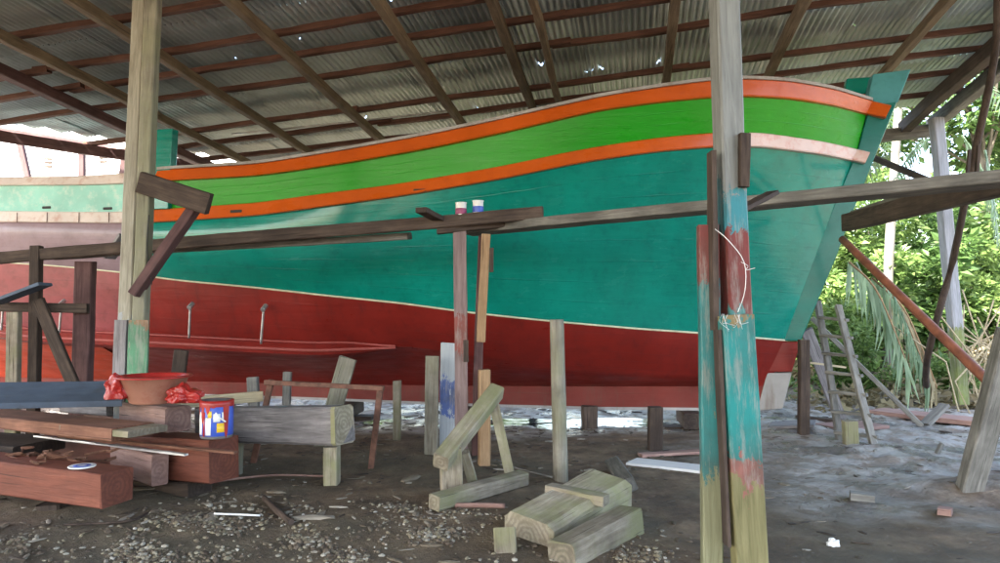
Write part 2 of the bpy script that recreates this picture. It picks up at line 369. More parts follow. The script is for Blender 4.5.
def build_roof():
    pitch = .076; seg = 6; sheet_w = .836; V = []; Fc = []; A = []; hole = set()
    rows = []; v = V_FRONT
    while v < V_EAVE-.3: rows.append((v, min(V_EAVE+.25, v+2.1))); v += 2.0
    u0 = U_L1-4; us = []
    u = u0; ci = 0
    while u < U_R+.1:
        for ri, (va, vb) in enumerate(rows):
            r1, r2, r3 = random.random(), random.random(), random.random()
            w0 = .012*((ci+ri) % 2)+.010*ri+random.uniform(-.004, .004); nv = 7; nu = int(sheet_w/pitch*seg)+seg//2
            sk = random.uniform(-.01, .01); base = len(V); keepv = []
            for j in range(nv+1):
                vv = va+(vb-va)*j/nv
                for i in range(nu+1):
                    uu = u+i*pitch/seg
                    wv = .019*math.cos(2*math.pi*i/seg)+w0+.012*noise.noise((uu*1.1, vv*1.1, ri))
                    if j in (0,): wv += -.010*random.random()
                    V.append(RP(uu+sk*(j/nv), vv+(.02*noise.noise((uu*9, 0, ri)) if j in (0, nv) else 0), wv))
            for j in range(nv):
                for i in range(nu):
                    uu = u+i*pitch/seg; vv = va+(vb-va)*(j+.5)/nv
                    if vv > V_L0 and uu < U_L0+(vv-V_L0)*0: continue
                    # left end of the roof is cut along a slanting verge
                    if vv > V_L1+(uu-U_L1)*(V_L0-V_L1)/(U_L0-U_L1): continue
                    if uu > U_R+.12: continue
                    q4 = (base+j*(nu+1)+i, base+j*(nu+1)+i+1, base+(j+1)*(nu+1)+i+1, base+(j+1)*(nu+1)+i)
                    dv_ = (vb-va)/nv; v_lo = va+dv_*j; hit = [h for h in HOLES if abs(h[0]-uu-pitch/seg/2) < h[2] and v_lo <= h[1] < v_lo+dv_]
                    if hit:
                        h = hit[0]; s0 = max(.01, (h[1]-v_lo)/dv_-h[2]*.6/dv_); s1 = min(.99, s0+h[2]*2/dv_); k_ = len(V)
                        L0, L1, T0, T1 = V[q4[0]], V[q4[1]], V[q4[3]], V[q4[2]]
                        V.extend([L0.lerp(T0, s0), L1.lerp(T1, s0), L1.lerp(T1, s1), L0.lerp(T0, s1)])
                        Fc.append((q4[0], q4[1], k_+1, k_)); Fc.append((k_+3, k_+2, q4[2], q4[3])); A.append((r1, r2, r3, 1)); A.append((r1, r2, r3, 1)); continue
                    Fc.append((base+j*(nu+1)+i, base+j*(nu+1)+i+1, base+(j+1)*(nu+1)+i+1, base+(j+1)*(nu+1)+i))
                    A.append((r1, r2, r3, 1))
        u += sheet_w-.03; ci += 1
    m, nt, b = newmat('corrugated_iron')
    at_ = nt.nodes.new('ShaderNodeAttribute'); at_.attribute_name = 'sheet'; sp = nt.nodes.new('ShaderNodeSeparateColor'); L(nt, at_.outputs['Color'], sp.inputs[0])
    base = ramp(nt, sp.outputs[0], [(0, (.36,.41,.43)), (.4, (.48,.55,.57)), (.8, (.60,.68,.69)), (1, (.41,.44,.44))])
    P = coords(nt)
    n1 = noi(nt, P, 1.3, 7, .7)
    base = mix(nt, ramp(nt, n1, [(.48, g3(0)), (.66, g3(.6))]), base, (.24,.27,.275))
    n2 = noi(nt, P, 2.2, 8, .75)
    base = mix(nt, ramp(nt, n2, [(.62, g3(0)), (.72, g3(.7))]), base, (.22,.14,.10))
    L(nt, base, b.inputs['Base Color']); b.inputs['Roughness'].default_value = .42; b.inputs['Metallic'].default_value = .3
    o = raw('roof', V, Fc, m, shed.matrix_basis.copy(), shed, smooth=True)
    at2 = o.data.color_attributes.new('sheet', 'FLOAT_COLOR', 'CORNER')
    buf = np.repeat(np.array(A), 4, axis=0).ravel(); at2.data.foreach_set('color', buf)
build_roof()
UL = U_L1-4
def vlim(u):  # how far back purlins/rafters may run at u
    if u < U_L0: return V_L1+(u-U_L1)*(V_L0-V_L1)/(U_L0-U_L1)
    return V_EAVE
pur = [roof_uv(*q)[1] for q in ((110,15), (384,11), (500,20), (500,47), (500,88), (500,104), (930,71), (950,88))]
pur += [pur[0]-.95*k for k in range(1, 8)]
for i, v in enumerate(pur):
    ua = UL if v < V_L1 else U_L1+(v-V_L1)*(U_L0-U_L1)/(V_L0-V_L1)
    if v > V_EAVE: continue
    us = [ua, ua+(U_R-ua)*.34, ua+(U_R-ua)*.69, U_R+.1]
    for a, c in zip(us[:-1], us[1:]):
        beam('purlin', RP(a-.12, v+random.uniform(-.04,.04), -.052), RP(c+.12, v+random.uniform(-.04,.04), -.052), .085, .07, 'purlin', shed, jit=.02)
for px, py in ((0,24), (90,0), (242,0), (384,0), (492,0), (530,0), (672,0), (793,0), (930,0)):
    u = roof_uv(px, py)[0]
    vl = min(V_EAVE, vlim(u))-.05; w = .075 if px == 530 else .10
    beam('rafter', RP(u, V_FRONT, -.155), RP(u+.05, 3.2, -.155), w, .12, 'rafter', shed, jit=.02)
    beam('rafter', RP(u+.1, 2.9, -.165), RP(u+random.uniform(-.08,.08), vl, -.16), w, .12, 'rafter', shed, jit=.02)
uw, vw = roof_uv(0, 64)
beam('rafter', RP(uw, V_FRONT, -.16), RP(uw+.2, vlim(uw)+.4, -.16), .15, .14, 'purplebrown', shed)
# heavy rake beams and eave girder on the right
u1, v1 = roof_uv(1000, 46); u2, v2 = roof_uv(902, 112)
for off, mt in ((0, 'brown'), (.42, 'grey')):
    beam('rake_beam', RP(U_R+off-.5, V_FRONT, -.23), RP(U_R-.45+off, V_EAVE, -.23), .16, .2, mt, shed)
beam('eave_girder', RP(U_L0+.3, V_EAVE-.05, -.33), RP(U_R+.1, V_EAVE-.05, -.33), .14, .2, 'grey', shed)
beam('barge_board', RP(U_R+.16, V_FRONT, -.08), RP(U_R+.16, V_EAVE+.1, -.08), .03, .22, 'grey', shed)
# verge board and braces on the left end
beam('verge_board', RP(U_L1-3.5, V_L1-3.5*(V_L0-V_L1)/(U_L0-U_L1), -.15), RP(U_L0, V_L0, -.15), .08, .17, 'purplebrown', shed)
for (xa, ya, xb, yb) in ((18,131,44,180), (82,142,82,180), (126,148,112,182)):
    D = 13.5; beam('verge_brace', at(xa, ya, D), at(xb, yb+70, D), .11, .09, 'purplebrown', shed)
beam('tie_beam', at(-20,127,13.4), at(138,152,13.4), .08, .1, 'purplebrown', shed)
beam('tie_beam', at(95,149,13.3), at(235,141,12.2), .05, .05, 'pinkbeam', shed)
# thin pipe slung under the roof
pole('conduit', [at(232,134,11.4), at(340,123,11.2), at(455,110,11)], .014, .014, 'steel', shed, 8)

# front right post cluster (one shed post built of several timbers)
D = 4.0
gp = lambda px, D_: at(px, 310+1080/D_, D_)
MT['postR'] = banded('post_grey_teal_red', [(0, (.05,.20,.19)), (1.48, (.16,.03,.025)), (1.98, (.03,.19,.22)), (2.25, None)], (.12,.125,.12), (.25,.26,.245), wear=.1)
MT['sideR'] = banded('side_board_teal_red', [(0, None), (.62, (.025,.19,.19)), (1.62, (.17,.04,.035)), (3, None)], (.13,.13,.07), (.26,.26,.16), wear=.15)
MT['spliceR'] = banded('splice_board_teal', [(0, None), (.54, (.32,.11,.085)), (.68, (.01,.20,.185)), (1.42, (.25,.17,.06)), (1.5, (.30,.33,.30))], (.11,.10,.04), (.24,.21,.10), wear=.12)
beam('post', at(747, 590, D+.05), at(721, -60, D+.05), .14, .13, 'postR', shed, roll=R(8), jit=.008)
beam('post_sister', at(711.5, 585, D+.06), at(707, 226, D+.06), .112, .10, 'sideR', shed, roll=R(-6))
beam('post_splice', at(752, 588, D-.11), at(735, 315, D-.10), .185, .07, 'spliceR', shed, roll=R(9), jit=.006)
beam('cleat', at(716, 330, D-.02), at(711.5, 152, D-.02), .028, .10, 'brown', shed)
beam('cleat', at(742, 188, D+.0), at(743, 135, D+.0), .055, .11, 'brown', shed)
beam('post_splice', at(726.5,545, D-.13), at(719, 330, D-.10), .02, .09, 'brown', shed)
pole('string', [at(715,229,D-.08), at(728,240,D-.1), at(744,262,D-.1), at(745,290,D-.1), at(738,312,D-.12)], .0022, .0022, 'white', shed, 6)
pole('string', [at(741,262,D-.1), at(748,266,D-.1), at(746,270,D-.1), at(755,268,D-.1)], .0015, .0015, 'white', shed, 5)
for k in range(8):
    x0 = random.uniform(722,740); pole('frayed_thread', [at(x0,314,D-.15), at(x0+random.uniform(-5,5),318+random.uniform(0,7),D-.17), at(x0+random.uniform(-9,9),325+random.uniform(-4,8),D-.155)], .001, .001, 'white', shed, 4)
# left post
D = 6.5
MT['postL'] = banded('post_weathered_banded', [(0, (.33,.36,.38)), (1.42, None)], (.17,.15,.11), (.38,.36,.29), wear=.4)
MT['postLg'] = banded('post_green_panel', [(0, (.09,.27,.15)), (.70, (.36,.17,.07)), (.82, None)], (.17,.16,.12), (.35,.34,.28), wear=.5)
beam('post', at(121, 479, D+.04), at(144.5, -40, D+.04), .125, .15, 'postL', shed, roll=R(-4))
beam('post_sister', at(135, 479, D-.01), at(155, -40, D-.01), .11, .14, 'post', shed, roll=R(5))
beam('post_cladding', at(136.5, 402, D-.115), at(139, 320, D-.11), .175, .03, 'postLg', shed)
beam('post_cladding', at(118.5, 402, D-.115), at(121.5, 320, D-.11), .11, .035, 'greybeam', shed)
beam('bracket_arm', at(140, 182, D-.12), at(209, 205, D-.12), .08, .19, 'brown', shed, roll=R(8))
beam('bracket_brace', at(195, 208, D-.03), at(135, 295, D-.1), .08, .135, 'purplebrown', shed)
pole('wire_tie', [at(149,215,D-.12), at(147,250,D-.13), at(152,285,D-.12)], .004, .004, 'dark', shed, 6)
# far right post
MT['postF'] = banded('far_post_mossy_foot', [(0, (.16,.20,.06)), (1.15, None)], (.16,.17,.18), (.32,.33,.36), wear=-.2)
pR = on(962, 402, 0); pR.z = gz(pR.x, pR.y)
beam('post', at(962, 404, 11.2), at(936, 118, 11.2), .17, .17, 'postF', shed)
for px, py, dd in ((330,95,0),):
    pass
# rear posts beyond the boat and front ones behind the camera
for u in (U_L0+.5, (U_L0+U_R)/2-.6):
    t_ = RP(u, V_EAVE-.05, -.4); beam('post', (t_.x, t_.y, -.2), t_, .16, .16, 'grey', shed)
for u in (-6.5, -2.5, 2.5, 6):
    t_ = RP(u, -5.0, -.2); beam('post', (t_.x, t_.y, -.2), t_, .16, .16, 'grey', shed)
for u in (-6.5, -2.5, 2.5, 6):
    pass

# ------------------------------------------------------------------ the boat
F0 = at(770, 408, 9.2); F0.z = 0
dv = Vector((-.9735, .2287, 0)).normalized(); nv = Vector((-dv.y, dv.x, 0)); nv = nv if nv.y < 0 else -nv
BM = Matrix((dv, -nv, Vector((0,0,1)))).transposed().to_4x4(); BM.translation = Vector((F0.x, F0.y, 0))
if BM.determinant() < 0:
    BM = Matrix((dv, nv, Vector((0,0,1)))).transposed().to_4x4(); BM.translation = Vector((F0.x, F0.y, 0))
boat = bpy.data.objects.new('fishing_boat', None); COL.objects.link(boat); boat.matrix_basis = BM
tag(boat, 'large wooden fishing boat painted green, teal and red with orange rails', 'boat')
C_ = {
 'captop': [(-160,186),(0,177),(80,176.5),(130,173),(156,170.5),(260,164.5),(346,150.5),(426,136),(500,120.5),(600,97.5),(660,88),(713,81),(740,79.5),(790,82),(834,90),(870,101),(893,109)],
 'capbot': [(-160,194),(0,185.5),(80,185.5),(130,184),(156,182),(260,176.5),(346,164),(426,150),(500,134.5),(600,111),(660,103),(713,98),(740,97),(790,99.5),(834,106.5),(870,116),(893,123)],
 'rubtop': [(-160,216),(0,211),(80,212),(130,212),(152,210),(260,203),(300,197),(400,184),(500,167),(580,150),(650,139),(713,133),(760,133),(820,141.5),(850,148),(876,155)],
 'rubbot': [(-160,227),(0,222),(80,223),(130,223.5),(152,223),(260,216),(300,210.5),(400,197),(500,180),(580,163.5),(650,153),(713,147.5),(760,147.5),(820,155),(850,161),(876,168)],
 'paint': [(-160,256),(0,262),(60,266),(130,273),(170,279.5),(260,288),(330,296),(400,303),(450,310),(500,316),(560,322),(640,329),(700,333),(780,340),(800,341.5)],
 'chine': [(-160,325),(0,335),(37,341),(149,346),(260,352),(330,355),(380,350),(409,346),(500,360),(600,368),(700,374),(775,378),(800,378)],
 'keeltop': [(-160,372),(0,377),(300,384),(480,386),(600,386.5),(760,386.5),(800,386.5)],
 'keelbot': [(-160,383),(0,388),(300,397),(480,404),(600,407),(770,408.5),(800,408.5)],
}
#        half-breadth aft, length over which it fills, stem pixel x,y
P_ = {'captop': (1.88,4.4,872,102,.09), 'capbot': (1.88,4.4,866,115,.085), 'rubtop': (1.84,4.8,857,152,.085), 'rubbot': (1.84,4.8,852,166,.085),
      'paint': (1.62,6.2,787,341,.075), 'chine': (1.28,7.5,772,376,.07), 'keeltop': (.085,.5,764,388,.075), 'keelbot': (.085,.5,760,408,.075)}
TEND = 15.5
def tpx(px, py, b):
    r = ray(px, py); ax, ay = r.x, r.y   # k*(ax,ay) = F0 + t d + b n
    A = np.array([[ax, -dv.x], [ay, -dv.y]]); B = np.array([F0.x+b*nv.x, F0.y+b*nv.y]); k, t = np.linalg.solve(A, B); return t
def hb(key, t, ts):
    B, Ln, _, _, b0 = P_[key]; q = min(1, max(0, (t-ts)/Ln)); s = 1-(1-q)**2.3
    if key in ('captop', 'capbot', 'rubtop', 'rubbot'): s = 1-(1-q)**2.6
    aft = 1-.16*sst(11, 16, t)
    return b0+(B-b0)*s*aft if B > .2 else B
NC = 150
WS = [(i/NC)**1.45 for i in range(NC+1)]
CUR = {}
def feature(key, ext=0):
    xs = [p[0] for p in C_[key]]; ys = [p[1] for p in C_[key]]
    ts = tpx(P_[key][2], P_[key][3], P_[key][4])-ext; out = []
    for w in WS:
        t = ts+(TEND-ts)*w; b = hb(key, t, ts); p = F0+dv*t+nv*b; py = 300
        for _ in range(4):
            r_ = (p.y)/math.cos(TH)
            # project: solve px from x/y with current py
            bq = (281.5-py)/F; cy = math.cos(TH)-bq*math.sin(TH); px = 500+F*p.x/p.y*cy; py = float(np.interp(px, xs, ys))
        k = p.y/ray(px, py).y; z = CH+ray(px, py).z*k
        out.append((t, b, z))
    return out
for k in C_: CUR[k] = feature(k)
# smooth z over columns
for k, cu in CUR.items():
    z = np.array([c[2] for c in cu])
    for _ in range(6): z[1:-1] = (z[:-2]+2*z[1:-1]+z[2:])/4
    CUR[k] = [(c[0], c[1], float(zz)) for c, zz in zip(cu, z)]
print('gunwale z', [round(CUR['captop'][i][2], 2) for i in range(0, NC+1, 15)], 'keel', [round(CUR['keelbot'][i][2], 2) for i in range(0, NC+1, 30)])
def bp(c, side=1, off=0, dz=0): return (c[0], side*(c[1]+off), c[2]+dz)   # boat frame: +y is the near side
def bobj(name, V, Fc, mat, parent=boat, smooth=True):
    M = BM if True else None
    me = bpy.data.meshes.new(name); me.from_pydata([tuple(v) for v in V], [], Fc); me.update()
    if smooth: me.polygons.foreach_set('use_smooth', [True]*len(me.polygons))
    me.materials.append(MT[mat]); o = bpy.data.objects.new(name, me); COL.objects.link(o)
    o.parent = boat
    if parent is not boat: o.parent = parent; o.matrix_basis = wm(parent).inverted() @ BM
    return o
BF = lambda i: min(1, WS[i]*10)
def strip(name, ka, kb, i0, i1, mat, rows=8, bulge=None, parent=boat, split=None):
    V = []; Fc = []
    for side in (1, -1):
        base = len(V); a, b = CUR[ka], CUR[kb]
        for i in range(i0, i1+1):
            for j in range(rows+1):
                s = j/rows; t = a[i][0]*(1-s)+b[i][0]*s; bb = a[i][1]*(1-s)+b[i][1]*s; z = a[i][2]*(1-s)+b[i][2]*s
                if bulge: bb += bulge(t, i)*BF(i)*4*s*(1-s)
                V.append((t, -side*max(.05, bb), z))
        n = rows+1
        for i in range(i1-i0):
            for j in range(rows):
                q = (base+i*n+j, base+(i+1)*n+j, base+(i+1)*n+j+1, base+i*n+j+1)
                Fc.append(q if side > 0 else q[::-1])
    o = bobj(name, V, Fc, mat, parent); uv = o.data.uv_layers.new(name='planks')
    npl = {'capbot': 3, 'rubbot': 8, 'paint': 5, 'chine': 4, 'keeltop': 1}[ka]; n = rows+1; ar = []
    for l in o.data.loops:
        vi = l.vertex_index % ((i1-i0+1)*n); ar += [V[l.vertex_index][0], (vi % n)/rows*npl+.5*(npl == 1)]
    uv.data.foreach_set('uv', ar); return o
def idx_at(key, px):
    t = tpx(px, np.interp(px, [p[0] for p in C_[key]], [p[1] for p in C_[key]]), P_[key][0]); return min(range(NC+1), key=lambda i: abs(CUR[key][i][0]-t)), t
iS, tS = idx_at('capbot', 153)
iP, tP = idx_at('paint', 176)
i_tip, t_tip = idx_at('chine', 405)
strip('bulwark', 'capbot', 'rubtop', 0, iS, 'green', 6)
tag(strip('bulwark', 'capbot', 'rubtop', iS, NC, 'aftbul', 6), 'teal aft bulwark with pale sky reflection painted in')
bl = lambda t, i: (-.06*(1-sst(.5, 3.5, t))+.10*sst(3, 7, t))
strip('hull_side', 'rubbot', 'paint', 0, iS, 'teal', 14, bl)
tag(strip('hull_side', 'rubbot', 'paint', iS, NC, 'afthull', 14, bl), 'mauve grey primed aft hull side')
strip('hull_bottom', 'paint', 'chine', 0, iS, 'red', 8, lambda t, i: .05)
tag(strip('hull_bottom', 'paint', 'chine', iS, NC, 'aftred', 8, lambda t, i: .05), 'aft hull bottom with sky sheen painted in as rose')
iL, tL = idx_at('chine', 92)
strip('lower_hull_bottom', 'chine', 'keeltop', 0, iL, 'red', 8, lambda t, i: .10-.22*sst(t_tip-1.2, t_tip+.8, t))
strip('lower_hull_bottom', 'chine', 'keeltop', iL, NC, 'sunlitred', 8, lambda t, i: -.05)  # sunlit part of the bottom, its light carried by the colour
strip('keel', 'keeltop', 'keelbot', 0, NC, 'keelred', 2)
V = []; Fc = []
for i in range(NC+1):
    c = CUR['keelbot'][i]; V += [bp(c, 1), bp(c, -1)]
bobj('keel_shoe', V+[(x, y*1.1, z-.035) for x, y, z in V], [(2*i, 2*i+1, 2*i+3, 2*i+2) for i in range(NC)] +
     [(2*NC+2+2*i, 2*NC+2+2*i+2, 2*NC+2+2*i+3, 2*NC+2+2*i+1) for i in range(NC)] + [(2*i, 2*i+2, 2*NC+2+2*i+2, 2*NC+2+2*i) for i in range(NC)] + [(2*i+1, 2*NC+3+2*i, 2*NC+5+2*i, 2*i+3) for i in range(NC)], 'bareprimer', smooth=False)
def rail(name, ka, kb, i0, i1, mat, out, inn, round_=.012):
    V = []; Fc = []
    EXT = {'captop': .20, 'rubtop': .13}[ka]
    for side in (1, -1):
        base = len(V)
        for i in range(i0, i1+1):
            a, b = CUR[ka][i], CUR[kb][i]
            if i == 0: a = (a[0]-EXT, .11, a[2]-EXT*.35); b = (b[0]-EXT, .11, b[2]-EXT*.35)
            wob = .003*noise.noise((a[0]*2.3, 1, 3))
            o = out+wob; c = round_
            o2 = o*.55
            prof = [(a[0], a[1]-inn, a[2]), (a[0], a[1]+o2-c, a[2]), (a[0], a[1]+o2, a[2]-c), (b[0], b[1]+o, b[2]+c), (b[0], b[1]+o-c, b[2]), (b[0], b[1]-inn, b[2])]
            for t, bb, z in prof: V.append((t, -side*max(0.0, bb), z))
        n = 6
        for i in range(i1-i0):
            for j in range(n):
                q = (base+i*n+j, base+(i+1)*n+j, base+(i+1)*n+(j+1) % n, base+i*n+(j+1) % n)
                Fc.append(q if side > 0 else q[::-1])
        e0 = tuple(range(base, base+n)); e1 = tuple(range(base+(i1-i0)*n, base+(i1-i0)*n+n)); Fc += [e0, e1[::-1]]
    return bobj(name, V, Fc, mat, smooth=False)
rail('gunwale_cap', 'captop', 'capbot', 0, iS, 'orange', .075, .12)
tag(rail('gunwale_cap', 'captop', 'capbot', iS+1, NC, 'aftrail', .07, .12), 'aft gunwale cap with white sky reflection painted in')
iB, tB = idx_at('rubtop', 752)
rail('rub_rail', 'rubtop', 'rubbot', iB, iS, 'orange', .07, .03)
tag(rail('rub_rail', 'rubtop', 'rubbot', 0, iB-1, 'bowrail', .085, .03), 'pinkish white length of rub rail at the bow')
tag(rail('rub_rail', 'rubtop', 'rubbot', iS+1, NC, 'aftrail', .06, .03), 'aft rub rail with white sky reflection painted in')
# pale board added on the gunwale: the cap's lit top put into colour
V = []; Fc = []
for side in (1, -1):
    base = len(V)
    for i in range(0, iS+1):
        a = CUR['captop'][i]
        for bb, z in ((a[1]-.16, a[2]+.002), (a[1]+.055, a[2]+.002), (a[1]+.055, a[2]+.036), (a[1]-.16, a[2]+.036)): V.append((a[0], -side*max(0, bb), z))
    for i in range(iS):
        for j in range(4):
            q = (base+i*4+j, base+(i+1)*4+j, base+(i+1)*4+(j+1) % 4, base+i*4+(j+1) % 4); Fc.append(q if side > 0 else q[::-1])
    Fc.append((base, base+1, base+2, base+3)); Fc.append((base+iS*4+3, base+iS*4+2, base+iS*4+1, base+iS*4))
tag(bobj('cap_lit_top', V, Fc, 'bareprimer', smooth=False), 'pale board painting the lit top of the orange gunwale')
# cream line between the teal and red
def line_strip(name, pts3, hw, mat):
    V = []; Fc = []
    for (t, b, z) in pts3: V += [(t, b, z+hw), (t, b+.006, z+hw), (t, b+.006, z-hw), (t, b, z-hw)]
    for i in range(len(pts3)-1):
        for j in range(4): Fc.append((i*4+j, (i+1)*4+j, (i+1)*4+(j+1) % 4, i*4+(j+1) % 4))
    return bobj(name, V, Fc, mat)
line_strip('waterline_stripe', [(c[0], c[1]+.001, c[2]) for c in CUR['paint']], .011, 'cream')
V = []
for s in np.linspace(0, 1, 10):
    a, b = CUR['rubbot'][iS], CUR['paint'][iS]; t = a[0]*(1-s)+b[0]*s; bb = a[1]*(1-s)+b[1]*s+bl(t, 0)*4*s*(1-s); z = a[2]*(1-s)+b[2]*s; V.append((t, bb, z))
Vv = []; Fc = []
for t, bb, z in V: Vv += [(t-.014, bb+.006, z), (t+.014, bb+.006, z)]
bobj('paint_edge_stripe', Vv, [(2*i, 2*i+1, 2*i+3, 2*i+2) for i in range(9)], 'cream')
# bilge strake that runs out forward at a rounded tip
i_tip, t_tip = idx_at('chine', 405)
V = []; Fc = []; rows = []
for i in range(i_tip, NC+1):
    c = CUR['chine'][i]; p = CUR['paint'][i]; k = sst(0, 1.0, c[0]-CUR['chine'][i_tip][0])
    h = .13*k+.015; tk = .13*k+.004
    up = (p[0]-c[0], p[1]-c[1], p[2]-c[2]); ln = math.sqrt(sum(q*q for q in up)); up = [q/ln for q in up]
    rows.append([(c[0]+up[0]*h*1.35, c[1]+up[1]*h*1.35+.03, c[2]+up[2]*h*1.35), (c[0]+up[0]*h, c[1]+up[1]*h+.035+tk*.7, c[2]+up[2]*h), (c[0], c[1]+tk+.01, c[2]), (c[0], c[1]+tk*.4, c[2]-.045*k), (c[0], c[1]-.12, c[2]-.03*k)])
for side in (1, -1):
    base = len(V)
    for r_ in rows: V += [(t, -side*b, z) for t, b, z in r_]
    for i in range(len(rows)-1):
        for j in range(4):
            q = (base+i*5+j, base+(i+1)*5+j, base+(i+1)*5+j+1, base+i*5+j+1); Fc.append(q if side > 0 else q[::-1])
bobj('bilge_strake', V, Fc, 'red', smooth=False)
MT['rosehighlight'] = paint('rose_highlight_paint', (.30,.07,.06), .5, .3, (.2,.03,.03), .6, coat=.05)  # pale strips paint the highlight lines along the bilge strake
for f_, hw_ in ((1.55, .013), (.55, .018)):
    pl_ = []
    for i in range(i_tip+2, NC+1):
        r_ = rows[i-i_tip]; a, b_ = (r_[0], r_[1]) if f_ > 1 else (r_[1], r_[2]); s_ = f_-1 if f_ > 1 else f_; s_ = 1-s_ if f_ > 1 else s_
        pl_.append((a[0]*(1-s_)+b_[0]*s_, a[1]*(1-s_)+b_[1]*s_+.004, a[2]*(1-s_)+b_[2]*s_))
    line_strip('strake_highlight', pl_, hw_, 'rosehighlight')
# stem
def cp(px, py):
    t = tpx(px, py, .1); p = F0+dv*t+nv*.1; k = p.y/ray(px, py).y; return (t, CH+ray(px, py).z*k)
def stemp(name, pix, th, mat):
    q = [cp(*p) for p in pix]; n = len(q); V = []; Fc = []
    ins = .015; cx = sum(a[0] for a in q)/n; cz = sum(a[1] for a in q)/n
    for y in (-th, th):
        for t, z in q: V.append((t, y, z))
    Fc = [tuple(range(n)), tuple(reversed(range(n, 2*n)))]+[((i+1) % n, i, i+n, (i+1) % n+n) for i in range(n)]
    o = bobj(name, V, Fc, mat, smooth=False)
    bv = o.modifiers.new('b', 'BEVEL'); bv.width = .012; bv.segments = 2; return o
stemp('stem', [(874,77),(909,72),(877,152),(849,222),(836,258),(801,341),(784,341),(812,262),(836,200),(858,149),(868,112)], .1, 'tealstem')
stemp('stem_head', [(873,74),(911,69),(898,102),(866,106)], .105, 'tealpost')
stemp('lower_stem', [(801,342),(792,372),(768,372),(782,342)], .1, 'red')
stemp('forefoot', [(792,373),(783,409),(757,411),(767,373)], .102, 'bareprimer')
# post & far bulwark piece
def bbox(name, t, b, z, dt, db, dz, mat, rake=0, parent=boat):
    V = []
    for s1 in (-1, 1):
        for s2 in (-1, 1):
            for s3 in (0, 1): V.append((t+s1*dt/2+rake*s3, b+s2*db/2, z+s3*dz))
    Fc = [(0,1,3,2), (4,6,7,5), (0,4,5,1), (2,3,7,6), (0,2,6,4), (1,5,7,3)]
    o = bobj(name, V, Fc, mat, parent, smooth=False); bv = o.modifiers.new('b', 'BEVEL'); bv.width = .01; bv.segments = 2; return o
c = CUR['captop'][iS]
bbox('bulwark_post', c[0]-.04, c[1]-.02, c[2]-.5, .24, .12, .5+.52, 'teal', rake=-.05)
t_, z_ = cp(855, 100)
mt_ = tpx(853, 80, -.55); bbox('mooring_post', mt_+.1, -.55, CUR['captop'][6][2]-.5, .30, .14, .5+.48, 'teal', rake=-.16)
bbox('mooring_post_rail', mt_-.05, -.47, CUR['captop'][6][2]+.16, .5, .05, .09, 'orange')
# deck and transom so the hull is closed
V = []; Fc = []
for i in range(NC+1):
    a = CUR['rubtop'][i]; V += [(a[0], -a[1]+.02, a[2]-.05), (a[0], 0, a[2]+.03), (a[0], a[1]-.02, a[2]-.05)]
for i in range(NC):
    for j in range(2): Fc.append((3*i+j, 3*i+3+j, 3*i+4+j, 3*i+1+j))
bobj('deck', V, Fc, 'grey')
V = []
for k in ('capbot', 'rubbot', 'paint', 'chine', 'keeltop', 'keelbot'): V.append(bp(CUR[k][NC], 1))
for k in reversed(('capbot', 'rubbot', 'paint', 'chine', 'keeltop', 'keelbot')): V.append(bp(CUR[k][NC], -1))
bobj('transom', V, [tuple(range(len(V)))], 'afthull', smooth=False)
# scuppers, small dark slots
def surf(px, py, kb='rubtop', off=0):
    t = tpx(px, py, P_[kb][0]+off); p = F0+dv*t+nv*(P_[kb][0]+off); k = p.y/ray(px, py).y; return t, P_[kb][0]+off, CH+ray(px, py).z*k
for px, py in ((47,208), (108,209)):
    t, b, z = surf(px, py); bbox('scupper', t, b, z-.01, .14, .03, .035, 'dark')
for px, py in ((236,211), (420,190)):
    t, b, z = surf(px, py, off=.06); bbox('scupper', t, b, z-.02, .16, .012, .035, 'dark')
# plank ribbons on white aft rail joints
for px in (17, 47, 79, 109):
    t, b, z = surf(px, 217, off=.06); bbox('rail_joint', t, b, z-.07, .012, .006, .13, 'purplebrown')
# clamps / iron dogs on the bottom
for (x0, y0, x1, y1) in ((194,305,188,338), (267,307,260,344), (66,302,58,333), (8,304,0,330)):
    t, b, z = surf(x0, y0, 'paint'); t2, b2, z2 = surf(x1, y1, 'paint', .0)
    pa = BM @ Vector((t, b+.07, z)); pb = BM @ Vector((t2, b2-.02, z2))
    pole('iron_dog', [pa, pb], .015, .015, 'steel', boat, 8); pole('dog_washer', [pa-nv*.05+Vector((0,0,.02)), pa+nv*.03+Vector((0,0,-.04))], .03, .03, 'steel', boat, 8)

# ------------------------------------------------------------------ scaffold planks and supports
T = lambda o, label, cat, group=None: tag(o, label, cat, group)
RG = 'scaffold planks along the hull'
T(beam('scaffold_plank', at(1030,176,4.55), at(468,231,7.4), .20, .085, 'grey', roll=R(4)), 'long grey plank sloping from the right edge past the banded post', 'plank', RG)
T(beam('scaffold_plank', at(543,213,6.95), at(-40,262,7.6), .26, .12, 'brown', roll=R(-6)), 'long dark plank spanning from the left edge to under the small cans', 'plank', RG)
T(beam('scaffold_plank', at(410,236,7.25), at(60,257,7.75), .18, .07, 'grey', roll=R(-6)), 'narrower plank lying alongside the long dark left plank', 'plank', RG)
T(beam('wood_wedge', at(738,211,4.6), at(772,193,4.9), .09, .03, 'brown'), 'dark split wedge on the plank right of the banded post', 'wedge')
T(beam('short_plank', at(421,210,6.6), at(456,228,7.3), .12, .045, 'brown'), 'short dark plank end poking out left of the small cans', 'plank')
T(beam('cross_plank', at(437,231,7.0), at(545,220,7.05), .10, .06, 'brown'), 'short cross plank capping the two uprights under the small cans', 'plank')
UG = 'uprights carrying the scaffold planks'
MT['uprA'] = banded('upright_red_smudges', [(0, None), (.95, (.22,.06,.05)), (1.3, None)], (.12,.08,.08), (.25,.18,.17), wear=.6)
